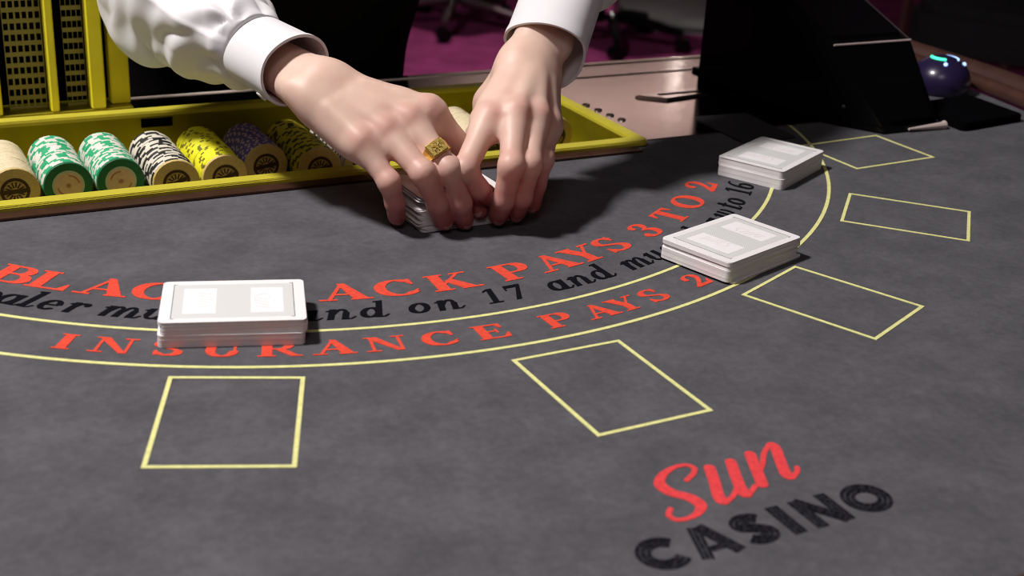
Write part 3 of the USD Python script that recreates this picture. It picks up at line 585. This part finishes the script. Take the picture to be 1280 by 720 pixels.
part(rack, 'top_rail', box(-.345, YR, RZ + RH, -.118, YR + .026, RZ + RH + .012, .0015), M['yellow_bright'])
part(rack, 'back_panel', box(-.345, YR + .036, RZ, -.118, YR + .038, RZ + RH), M['black_matte'])  # black sheet added so the gaps beside the posts look dark

# ------------------------------------------------------------------ the dealer: signed distance fields
def seg_d(P, a, b, ra, rb):
    a, b = np.asarray(a, np.float32), np.asarray(b, np.float32); ab = b - a; L = float(ab @ ab) + 1e-12
    t = np.clip(((P - a) @ ab) / L, 0, 1); d = P - a - t[..., None] * ab
    return np.sqrt((d * d).sum(-1)) - (ra + (rb - ra) * t)
def smin(a, b, k):
    h = np.clip(.5 + .5 * (b - a) / k, 0, 1); return b * (1 - h) + a * h - k * h * (1 - h)
def surf(f, lo, hi, h):
    """surface nets"""
    lo, hi = np.array(lo, float), np.array(hi, float); n = np.ceil((hi - lo) / h).astype(int) + 1
    xs = [lo[i] + h * np.arange(n[i]) for i in range(3)]
    D = np.empty(n, np.float32); G = np.stack(np.meshgrid(xs[1], xs[2], indexing='ij'), -1).astype(np.float32)
    step = 12
    for i in range(0, n[0], step):
        X = xs[0][i:i + step]; P = np.empty((len(X),) + G.shape[:2] + (3,), np.float32); P[..., 0] = X[:, None, None]; P[..., 1:] = G; D[i:i + step] = f(P)
    S = D < 0; c = np.array([(i, j, k) for i in (0, 1) for j in (0, 1) for k in (0, 1)])
    sl = lambda i, j, k: (slice(i, n[0] - 1 + i), slice(j, n[1] - 1 + j), slice(k, n[2] - 1 + k))
    cnt = sum(S[sl(*q)].astype(np.int8) for q in c); act = (cnt > 0) & (cnt < 8); idx = np.full(act.shape, -1); ids = np.argwhere(act); idx[act] = np.arange(len(ids))
    acc, w = np.zeros((len(ids), 3)), np.zeros(len(ids))
    for a in range(8):
        for b in range(a + 1, 8):
            if np.abs(c[a] - c[b]).sum() != 1: continue
            da, db = D[tuple((ids + c[a]).T)], D[tuple((ids + c[b]).T)]; x = (da < 0) != (db < 0)
            t = np.where(x, da / np.where(da == db, 1, da - db), 0)
            acc += np.where(x[:, None], c[a] + t[:, None] * (c[b] - c[a]), 0); w += x
    V = lo + h * (ids + acc / w[:, None]); F = []
    for ax in range(3):
        o1, o2 = (ax + 1) % 3, (ax + 2) % 3
        s0 = [slice(1, n[i] - 1) for i in range(3)]; s0[ax] = slice(0, n[ax] - 1); s1 = list(s0); s1[ax] = slice(1, n[ax])
        A_, B_ = S[tuple(s0)], S[tuple(s1)]; e = np.argwhere(A_ != B_)
        if not len(e): continue
        flip = A_[tuple(e.T)]; p = e + [0 if i == ax else 1 for i in range(3)]
        def cell(d1, d2): q = p.copy(); q[:, o1] -= d1; q[:, o2] -= d2; return idx[tuple(q.T)]
        Q = np.stack([cell(1, 1), cell(0, 1), cell(0, 0), cell(1, 0)], -1); Q[~flip] = Q[~flip][:, ::-1]; F.append(Q)
    Q = np.vstack(F); F = np.vstack([Q[:, [0, 1, 2]], Q[:, [0, 2, 3]]])
    return trimesh.Trimesh(V, F, process=False)

FN = ('index', 'middle', 'ring', 'pinky')
HAND_A = dict(wrist=(-.0500, -.2400, .1005), index=[(.0278, -.2776, .0853), (.0564, -.2859, .0526), (.0573, -.3000, .0284), (.0580, -.3095, .0119)], middle=[(.0092, -.2833, .0804), (.0260, -.3186, .0523), (.0362, -.3214, .0248), (.0417, -.3168, .0086)],
              ring=[(-.0102, -.2834, .0737), (.0058, -.3175, .0509), (.0180, -.3195, .0256), (.0253, -.3161, .0096)], pinky=[(-.0295, -.2835, .0668), (-.0164, -.3067, .0428), (-.0092, -.3023, .0235), (-.0044, -.2957, .0098)],
              thumb=[(-.026, -.226, .094), (.006, -.214, .068), (.030, -.217, .042), (.044, -.2335, .024)], elbow=(-.1120, .0000, .1240), shoulder=(-.1420, .0780, .4040))
HAND_B = dict(wrist=(.1310, -.2500, .1110), index=[(.0693, -.2962, .0803), (.0388, -.3204, .0515), (.0513, -.3192, .0340), (.0637, -.3145, .0243)], middle=[(.0881, -.3034, .0848), (.0695, -.3359, .0557), (.0682, -.3297, .0268), (.0690, -.3205, .0105)],
              ring=[(.1067, -.3022, .0797), (.0874, -.3320, .0543), (.0846, -.3280, .0263), (.0852, -.3192, .0101)], pinky=[(.1226, -.2937, .0700), (.1058, -.3198, .0528), (.1024, -.3185, .0309), (.1005, -.3163, .0141)],
              thumb=[(.121, -.232, .098), (.106, -.228, .072), (.094, -.230, .045), (.080, -.2345, .024)], elbow=(.2699, -.1282, .2861), shoulder=(.2314, .0728, .4926))
FR = dict(index=(.0112, .0092, .0080, .0068), middle=(.0114, .0095, .0082, .0070), ring=(.0110, .0092, .0079, .0067), pinky=(.0100, .0082, .0071, .0062), thumb=(.0135, .0115, .0100, .0080))
def hand_field(H):
    w = np.array(H['wrist']); mcp = [np.array(H[f][0]) for f in FN]; e = np.array(H['elbow'])
    fwd = np.mean(mcp, 0) - w; fwd /= np.linalg.norm(fwd); across = mcp[0] - mcp[3]; across -= across @ fwd * fwd; across /= np.linalg.norm(across)
    dors = np.cross(fwd, across); dors *= np.sign(dors[2]) or 1
    H.update(fwd=fwd, across=across, dors=dors)
    arm = (e - w) / np.linalg.norm(e - w)
    wr = [w + across * .0105, w - across * .0105]
    starts = [w + across * s for s in (.010, .004, -.003, -.009)]
    def f(P):
        # forearm and wrist
        d = smin(seg_d(P, wr[0], wr[0] + arm * .08 - across * .005, .0108, .0140), seg_d(P, wr[1], wr[1] + arm * .08 + across * .005, .0108, .0140), .014)
        d = smin(d, seg_d(P, w + arm * .02 - dors * .002, mcp[1] * .4 + mcp[2] * .3 + w * .3 - dors * .003, .0125, .0125), .012)
        # ulna head
        d = smin(d, seg_d(P, w - across * .016 + dors * .0075 + arm * .016, w - across * .016 + dors * .0075 + arm * .021, .0078, .0078), .008)
        for s, mc, fn in zip(starts, mcp, FN):      # metacarpals, knuckles and extensor tendons
            d = smin(d, seg_d(P, s - dors * .004, mc - dors * .0045, .0115, .0118), .010)
            d = smin(d, seg_d(P, mc + dors * .0015, mc + dors * .0005 + fwd * .004, .0098, .0092), .006)
            d = smin(d, seg_d(P, s * .6 + mc * .4 + dors * .0070, mc + dors * .0068, .0022, .0034), .006)
        th = [np.array(q) for q in H['thumb']]
        d = smin(d, seg_d(P, w + across * .012 + fwd * .01 - dors * .004, th[1], .0135, .0120), .012)      # thenar
        d = smin(d, seg_d(P, th[1], mcp[0] * .75 + w * .25 - dors * .006, .007, .009), .012)                # first web
        d = smin(d, seg_d(P, w - across * .012 + fwd * .012 - dors * .008, mcp[3] * .8 + w * .2 - dors * .009, .0125, .0105), .012)   # hypothenar
        for k_ in range(3):
            a_, b_ = [np.array(q) for q in H[FN[k_]][:2]], [np.array(q) for q in H[FN[k_ + 1]][:2]]
            d = smin(d, seg_d(P, a_[0] * .72 + a_[1] * .28 - dors * .003, b_[0] * .72 + b_[1] * .28 - dors * .003, .0068, .0068), .006)
        out = None
        for fn in FN + ('thumb',):
            J = [np.array(q) for q in H[fn]]; r = FR[fn]
            g = seg_d(P, J[0], J[1], r[0] * .94, r[1] * .95)
            g = smin(g, seg_d(P, J[1], J[2], r[1] * .97, r[2]), .004); g = smin(g, seg_d(P, J[2], J[3], r[2] * .98, r[3]), .004)
            # knuckle swellings and the pad of the tip
            bend_ = J[1] - .5 * (J[0] + J[2]); bend_ /= np.linalg.norm(bend_) + 1e-9
            g = smin(g, seg_d(P, J[1] + bend_ * .0012, J[1] + bend_ * .0012 + (J[2] - J[1]) * .08, r[1] * .93, r[1] * .90), .004)
            bend2 = J[2] - .5 * (J[1] + J[3]); bend2 /= np.linalg.norm(bend2) + 1e-9
            g = smin(g, seg_d(P, J[3] - bend2 * .001, J[3] - bend2 * .0012 + (J[2] - J[3]) * .3, r[3] * .98, r[3] * 1.02), .003)
            # web: only the finger's own root blends into the palm
            g = smin(g, d, .0075)
            out = g if out is None else smin(out, g, .0022)
        return out
    return f
def hand_tint_shade(H, V):
    """pinker over knuckles; finger ends also darkened with painted shade"""
    t = np.zeros(len(V)); w = np.array(H['wrist'])
    for fn in FN + ('thumb',):
        J = [np.array(q) for q in H[fn]]
        for q, s, a in ((J[0] + H['dors'] * .008, .0075, .42), (J[1], .0095, .55), (J[2], .008, .30)):
            t = np.maximum(t, a * np.exp(-((V - q) ** 2).sum(1) / (2 * s * s)))
        for a_, b_, ta, tb in ((J[0], J[1], .05, .30), (J[1], J[2], .36, .70), (J[2], J[3], .74, 1.0)):
            ab = b_ - a_; u = np.clip(((V - a_) @ ab) / (ab @ ab), 0, 1); d = np.linalg.norm(V - a_ - u[:, None] * ab, axis=1)
            t = np.maximum(t, (ta + (tb - ta) * u) * np.clip(1 - (d - .008) / .006, 0, 1))
    return t
PX = .055           # the dealer's middle
def torso_field(P, g=0):
    d = None
    for s in (-1, 1):
        q = smin(seg_d(P, (PX + s * .070, .285, -.10), (PX + s * .070, .230, .12), .098 + g, .093 + g), seg_d(P, (PX + s * .070, .230, .12), (PX + s * .075, .125, .35), .093 + g, .098 + g), .05)
        d = q if d is None else smin(d, q, .06)
    return d
def leg_field(P, g=0):
    d = None
    for s in (-1, 1):
        q = smin(seg_d(P, (PX + s * .085, .290, -.10), (PX + s * .10, .285, -.42), .082 + g, .055 + g), seg_d(P, (PX + s * .10, .285, -.42), (PX + s * .11, .310, -.73), .055 + g, .040 + g), .03)
        d = q if d is None else np.minimum(d, q)
    return d
HEAD = np.array([PX, -.035, .600]); 
def body_field(P):
    d = torso_field(P, -.02); d = smin(d, leg_field(P, -.015), .03)
    for H in (HAND_A, HAND_B):
        s, e, w = (np.array(H[k]) for k in ('shoulder', 'elbow', 'wrist'))
        d = smin(d, seg_d(P, (PX, .09, .39), s, .060, .048), .04); a = (w - e) / np.linalg.norm(w - e)
        d = smin(d, smin(seg_d(P, s, e, .040, .026), seg_d(P, e, w - a * .075, .024, .018), .01), .02)
    d = smin(d, seg_d(P, (PX, .085, .41), (PX, .01, .54), .056, .052), .03)
    hd = smin(seg_d(P, HEAD + [0, .015, .03], HEAD + [0, .03, .02], .078, .080), seg_d(P, HEAD + [0, -.045, -.045], HEAD + [0, -.01, -.02], .042, .062), .03)
    nose = seg_d(P, HEAD + [0, -.080, .008], HEAD + [0, -.100, -.022], .008, .013)
    hd = smin(hd, nose, .010)
    for s in (-1, 1):
        hd = smin(hd, seg_d(P, HEAD + [s * .078, .02, .015], HEAD + [s * .082, .024, -.015], .010, .008), .006)
        hd = -smin(-hd, seg_d(P, HEAD + [s * .030, -.086, .014], HEAD + [s * .034, -.082, .014], .012, .012), .008)
    return smin(d, hd, .02)
dealer = thing('person', 'dealer in white shirt and black waistcoat with both hands on the cards', 'person', (PX, .30, ZF))
pieces, tints = [surf(body_field, (-.34, -.30, -.80), (.42, .44, .76), .0080)], []
tints.append(np.full(len(pieces[0].vertices), .1))
for H in (HAND_A, HAND_B):
    pts = np.array([q for fn in FN + ('thumb',) for q in H[fn]] + [H['wrist'], np.array(H['wrist']) + .085 * (np.array(H['elbow']) - H['wrist']) / .26])
    hm = surf(hand_field(H), pts.min(0) - .034, pts.max(0) + .034, .0016)
    trimesh.smoothing.filter_taubin(hm, iterations=4); pieces.append(hm); tints.append(hand_tint_shade(H, np.array(hm.vertices)))
body = cat(*pieces)
part(dealer, 'body', body, M['skin'], smooth=True, tint=np.concatenate(tints), label='bare hands and wrists of the dealer')
# fingernails
for H in (HAND_A, HAND_B):
    for fn in FN:
        J = [np.array(q) for q in H[fn]]; ax = (J[3] - J[2]); ax /= np.linalg.norm(ax); pr = J[2] - J[1]; back = np.cross(np.cross(J[2] - J[1], J[3] - J[2]), ax)
        out = J[2] - .5 * (J[1] + J[3]); out -= out @ ax * ax
        if np.linalg.norm(out) < 1e-5: continue
        out /= np.linalg.norm(out); sd = np.cross(ax, out); r = FR[fn][3]
        nl = trimesh.creation.icosphere(3, 1.0); v = nl.vertices
        C = J[3] + out * r * .70 - ax * r * .05
        nl.vertices = C + np.outer(v[:, 0] * r * .68, sd) + np.outer(v[:, 1] * r * .85, ax) + np.outer(v[:, 2] * r * .34, out)
        part(dealer, 'fingernail', nl, M['nail'])
# signet ring on the middle finger of the left-hand picture side
J = [np.array(q) for q in HAND_A['middle']]; ax = J[1] - J[0]; ax /= np.linalg.norm(ax); rc = J[0] + (J[1] - J[0]) * .70
view = np.array([-.37, -1.15, .35]) - rc; out = HAND_A['dors'] * .75 + view / np.linalg.norm(view) * .45; out -= out @ ax * ax; out /= np.linalg.norm(out); sd = np.cross(ax, out); RR = FR['middle'][1] * 1.06
th = np.linspace(0, 2 * PI, 40, endpoint=False); V = []
for k, a in enumerate(th):
    wid = .0022 + .0034 * (.5 + .5 * math.cos(a)) ** 2
    for rr, ww in ((RR - .0004, -wid), (RR + .0012, -wid), (RR + .0012, wid), (RR - .0004, wid)): V.append(rc + (out * math.cos(a) + sd * math.sin(a)) * rr + ax * ww)
Fq = []
for k in range(40):
    for q in range(4):
        a, b = k * 4 + q, k * 4 + (q + 1) % 4; c, d = ((k + 1) % 40) * 4 + (q + 1) % 4, ((k + 1) % 40) * 4 + q; Fq += [(a, b, c), (a, c, d)]
ringn = part(dealer, 'signet_ring', trimesh.Trimesh(V, Fq, process=False), M['gold'], label='gold signet ring with square face')
def oriented(m_, c, X, Y, Z):
    m_ = m_.copy(); v = m_.vertices; m_.vertices = c + np.outer(v[:, 0], X) + np.outer(v[:, 1], Y) + np.outer(v[:, 2], Z); m_.fix_normals(); return m_
part(ringn, 'bezel', oriented(box(-.0072, -.0058, -.001, .0072, .0058, .0022, .0008), rc + out * (RR + .0006), sd, ax, out), M['gold'])
em = cat(*[oriented(box(-.0036, -.0006, 0, .0036, .0006, .0012, .0003), rc + out * (RR + .0026), math.cos(a) * sd + math.sin(a) * ax, -math.sin(a) * sd + math.cos(a) * ax, out) for a in (.5, 1.6, 2.6)])
part(ringn, 'raised_mark', em, M['gold'])
# clothes
nz = lambda a, b, s=0: float(meshkit.noise(np.array([[a, b, 3.7]]), s)[0])
def sleeve(H, r0, sag, seed, shift, off=.012, crease=-1.3, pinch=-.7, skew=0, puff=.0135):
    w, e, s = (np.array(H[k]) for k in ('wrist', 'elbow', 'shoulder')); a = (e - w) / np.linalg.norm(e - w); L = np.linalg.norm(e - w)
    w = w + np.array(shift)
    c0 = w + a * off; c1 = w + a * (off + .060)
    # cuff: a doubled band with thickness, slightly flared
    n = 72; path = [c0 + (c1 - c0) * t for t in np.linspace(0, 1, 14)]
    prof_o = lambda i, th: r0 * (1 - .03 * i / 13) * (1 + .10 * np.cos(2 * (th - 1.2)) + .018 * np.sin(3 * th + seed) * (i / 13)) + (.0008 if i in (0, 1) else 0)
    co = tube(path, prof_o, n, caps=False); ci = tube(path, lambda i, th: prof_o(i, th) - .0022, n, caps=False); ci.invert()
    V = np.vstack([co.vertices, ci.vertices]); o = len(co.vertices); Fc = [*co.faces, *(ci.faces + o)]
    for k in range(n): q = (k + 1) % n; Fc += [(k, o + k, o + q), (k, o + q, q)]
    ring_i = np.tile(np.repeat(np.arange(14), n), 2); ctr = np.array(path)[ring_i]; rad_ = V - ctr; rad_ /= np.linalg.norm(rad_, axis=1)[:, None]
    lead = -H['across'] - .6 * H['dors']; lead /= np.linalg.norm(lead)
    V = V - a * (skew * np.clip(rad_ @ lead, 0, 1) ** 1.5 * (1 - ring_i / 13))[:, None]
    cuff = trimesh.Trimesh(V, Fc, process=False)
    # sleeve: gathered into the cuff, then full and creased
    pts = spline([c1 - a * .008, c1 + a * .05, c1 + a * .11, e + a * .0 + np.array([0, .0, .005]), s * .5 + e * .5, s], 26)
    dist = np.r_[0, np.cumsum(np.linalg.norm(np.diff(pts, axis=0), axis=1))]
    def rad(i, th):
        d = dist[i]; full = r0 * .98 + puff * (1 - math.exp(-d / .022)) + .010 * min(1, d / .25)
        pleat = .0042 * math.exp(-d / .045) * (np.abs(np.sin(4.5 * th + seed + 6 * d)) * 1.6 - .8) * min(1, d / .006)
        k = np.stack([np.cos(th) * 1.5 + d * 9 + seed * 3, np.sin(th) * 1.5 + d * 14, np.full_like(th, d * 20 + seed)], -1)
        fold = .0075 * (np.abs(meshkit.noise(k, seed) - .5) * 2 - .45) * min(1, d / .04)
        diag = .0035 * np.sin(2.0 * th + d * 62 + seed) ** 3 * min(1, d / .03)
        wrap = lambda x: (x + PI) % (2 * PI) - PI
        cusp = .0075 * np.exp(-np.abs(wrap(th - crease - 1.6 * d)) / .30) * min(1, d / .02) - .0045 * np.exp(-((wrap(th - crease + .62)) / .40) ** 2) * min(1, d / .02)
        a_, b_ = d - .004, wrap(th - pinch) * .042; rr_ = np.hypot(a_, b_)
        star = .0060 * np.sin(5.0 * np.arctan2(b_, a_) + 1.0 + seed) * np.exp(-rr_ / .040) * np.minimum(1, rr_ / .012) * min(1, d / .008)
        low = .5 - .5 * np.cos(th); return full + pleat * .6 + fold + diag + cusp + star + sag * low ** 2 * math.exp(-((d - .11) / .08) ** 2)
    sl = tube(pts, rad, 168, caps=True)
    # the cuff's stitched placket edge and button
    return cuff, sl, c0, c1, a
cuffA, slA, a0, a1, aa = sleeve(HAND_A, .0280, .008, 2, (-.002, .001, .005), .022, skew=.004)
cuffB, slB, b0, b1, ab = sleeve(HAND_B, .0328, .006, 5, (.006, .001, -.002), .016, skew=.022, puff=.019)
sh = surf(lambda P: np.maximum(smin(torso_field(P, .004), smin(seg_d(P, (PX, .09, .39), HAND_A['shoulder'], .070, .058), seg_d(P, (PX, .09, .39), HAND_B['shoulder'], .070, .058), .02), .03), P[..., 2] - .49), (-.26, -.05, -.02), (.34, .36, .57), .008)
shirt = part(dealer, 'shirt', cat(sh), M['shirt'], smooth=True, label='white cotton shirt')
for sl, cf, c1, a in ((slA, cuffA, a1, aa), (slB, cuffB, b1, ab)):
    part(shirt, 'sleeve', sl, M['shirt'], smooth=75, label='full white shirt sleeve gathered at the cuff')
    part(shirt, 'cuff', cf, M['shirt'], smooth=40)
cv = np.array(cuffA.vertices)[72 * 3:72 * 4]; cc = cv.mean(0); vn = (cv - cc) / np.linalg.norm(cv - cc, axis=1)[:, None]
k_ = int(np.argmax(vn @ np.array([-.25, -.70, -.45]))); bn = vn[k_]; bt = trimesh.creation.cylinder(.0046, .0022, sections=20); sx_ = np.cross(aa, bn); sx_ /= np.linalg.norm(sx_)
part(shirt, 'button', oriented(bt, cv[k_] + bn * .0006, aa, sx_, bn), M['shirt_button'])
part(dealer, 'waistcoat', surf(lambda P: np.maximum(torso_field(P, .011 ), -P[..., 2] - .16), (-.26, -.06, -.24), (.34, .44, .40), .007), M['vest'], smooth=True, label='plain black waistcoat')
part(dealer, 'trousers', surf(lambda P: np.maximum(smin(leg_field(P, .010), torso_field(P, .004), .03), P[..., 2] + .06), (-.24, .12, -.80), (.32, .46, -.02), .008), M['trousers'], smooth=True)
for s in (-1, 1):
    part(dealer, 'shoe', surf(lambda P: np.maximum(smin(seg_d(P, (PX + s * .115, .335, -.755), (PX + s * .125, .14, -.770), .042, .036), seg_d(P, (PX + s * .11, .315, -.70), (PX + s * .115, .32, -.755), .045, .044), .03), -(P[..., 2] + .7995)), (PX + s * .12 - .09, .06, -.81), (PX + s * .12 + .09, .42, -.64), .006), M['shoe_leather'], smooth=True)
part(dealer, 'hair', surf(lambda P: np.maximum(smin(seg_d(P, HEAD + [0, .016, .038], HEAD + [0, .036, .025], .083, .085), seg_d(P, HEAD + [0, .05, .0], HEAD + [0, .06, -.03], .07, .05), .03), -(P[..., 2] - HEAD[2] - .035 + (P[..., 1] - HEAD[1]) * .9)), HEAD - .15, HEAD + .16, .006), M['hair'], smooth=True)
for s in (-1, 1):
    e_ = trimesh.creation.icosphere(3, .0115); e_.apply_translation(HEAD + [s * .031, -.076, .014]); en = part(dealer, 'eye', e_, M['eye_white'])
    i_ = trimesh.creation.icosphere(2, .006); i_.apply_translation(HEAD + [s * .031, -.083, .012]); part(en, 'iris', i_, M['iris'])
mo = trimesh.creation.icosphere(3, 1.0); mo.vertices = mo.vertices * [.024, .008, .007] + HEAD + [0, -.082, -.052]; part(dealer, 'mouth', mo, M['lip'])

# ------------------------------------------------------------------ background: chairs on the purple carpet
def office_chair(x, y, rz, label, mt, arm, seat_h=.50, scale=1.0):
    t = thing('swivel_chair', label, 'chair', (x, y, ZF), rot=(0, 0, rz))
    for k in range(5):
        a = k * 2 * PI / 5; c, s = math.cos(a), math.sin(a)
        lg = tube([(c * .03, s * .03, .115), (c * .16, s * .16, .100), (c * .30, s * .30, .075)], lambda i, th: np.full_like(th, (.024, .020, .015)[i]), 10)
        n = part(t, 'leg', lg, arm, local=True)
        for o in (-.016, .016):
            w = trimesh.creation.cylinder(.030, .018, sections=20); w.apply_transform(trimesh.transformations.rotation_matrix(PI / 2, [0, 1, 0])); w.apply_translation([o, 0, 0])
            w.apply_transform(trimesh.transformations.rotation_matrix(a + .4, [0, 0, 1])); w.apply_translation([c * .30, s * .30, .030])
            part(n, 'caster', w, M['black_plastic'], local=True)
    part(t, 'column', lathe([(0, .09), (.035, .09), (.030, .25), (.018, .26), (.018, seat_h - .05), (0, seat_h - .05)], 20), M['chrome'], local=True)
    st = cat(extr(rbox(.46, .46, .09), seat_h - .05, seat_h - .01), extr(rbox(.44, .44, .08), seat_h - .01, seat_h + .03)); part(t, 'seat', st, mt, smooth=30, local=True)
    bk = upright(affinity.translate(rbox(.42, .50, .10), 0, seat_h + .36), .20, .25); part(t, 'backrest', bk, mt, smooth=30, local=True)
    part(t, 'back_support', tube([(0, .10, seat_h - .04), (0, .27, seat_h), (0, .262, seat_h + .25)], .018, 10), M['black_plastic'], local=True)
    return t
office_chair(1.98, 3.74, 20, 'black swivel chair on casters on the purple carpet behind the dealer', M['chair_black'], M['dull_metal'])
office_chair(2.46, 3.30, 100, 'dark swivel chair on the carpet right of the dealer, before the grey platform', M['chair_black'], M['black_plastic'], .46)
# grey platform beyond the carpet
pl = Polygon([(2.72, 3.50), (3.34, 3.12), (4.6, 4.9), (3.6, 5.6)])
plat = thing('platform', 'low grey glossy floor platform beyond the carpet, left of the black shoe', 'platform', (3.4, 4.2, ZF))
part(plat, 'deck', slab(pl, ZF + .0005, ZF + .03, .004), M['tile_grey'], smooth=False)
part(plat, 'edge_trim', tube([(2.72, 3.50, ZF + .02), (3.34, 3.12, ZF + .02)], .008, 8), M['dark_grey'])
# players' chairs at the right end of the table
def player_chair(x, y, rz, label, mt, seat_h=.62):
    t = thing('player_chair', label, 'chair', (x, y, ZF), rot=(0, 0, rz))
    part(t, 'seat', cat(extr(rbox(.46, .44, .08), seat_h - .08, seat_h), extr(rbox(.43, .41, .07), seat_h, seat_h + .025)), mt, local=True)
    part(t, 'backrest', upright(affinity.translate(rbox(.46, .46, .08), 0, seat_h + .30), .20, .27), mt, local=True)
    for sx in (-1, 1):
        for sy in (-1, 1):
            part(t, 'leg', tube([(sx * .19, sy * .18, seat_h - .08), (sx * .21, sy * .20, 0)], lambda i, th: np.full_like(th, (.020, .014)[i]), 12), M['wood_dark'], local=True)
    part(t, 'footrest', tube([(-.20, -.19, .25), (.20, -.19, .25)], .010, 10), M['chrome'], local=True)
    return t
player_chair(1.60, .02, -80, 'black padded chair standing at the far right end of the table', M['chair_black'])
player_chair(2.1, .95, -60, 'black padded chair behind the chair at the right end of the table', M['chair_black'])
player_chair(3.10, 2.20, -70, 'pale lilac chair in the far right background', M['lilac'], .66)
# ceiling lamp housings for the lights
for x, y, nm in ((-1.23, -.02, 'black ceiling spotlight above the left end of the table'), (1.55, 2.95, 'black ceiling spotlight above the carpet behind the dealer')):
    t = thing('ceiling_spotlight', nm, 'lamp', (x, y, ZC))
    r_, lo_ = (.19, 2.27) if x < 0 else (.13, 2.02)  # carpet tube hangs lower to keep its lamp off the far floor
    z0, z1 = lo_ - ZC, 2.40 - ZC
    h_ = lathe([(r_ - .006, z0), (r_, z0), (r_, z1), (0, z1), (0, z1 - .006), (r_ - .006, z1 - .006), (r_ - .006, z0)], 40); part(t, 'housing', h_, M['black_matte'], local=True)
    part(t, 'stem', lathe([(0, z1), (.012, z1), (.012, 0), (0, 0)], 16), M['black_matte'], local=True)

wl = thing('wall_lamp', 'small bright round lamp on the far wall, mirrored in the metal plate', 'lamp', (5.55, 7.2, 2.075))
b_ = trimesh.creation.icosphere(3, .022); b_.apply_translation([0, -.06, 0]); part(wl, 'bulb', b_, M['lamp_glow'], local=True)
p_ = lathe([(0, 0), (.05, 0), (.05, .02), (0, .02)], 24, 'y'); part(wl, 'wall_plate', p_, M['black_matte'], local=True)
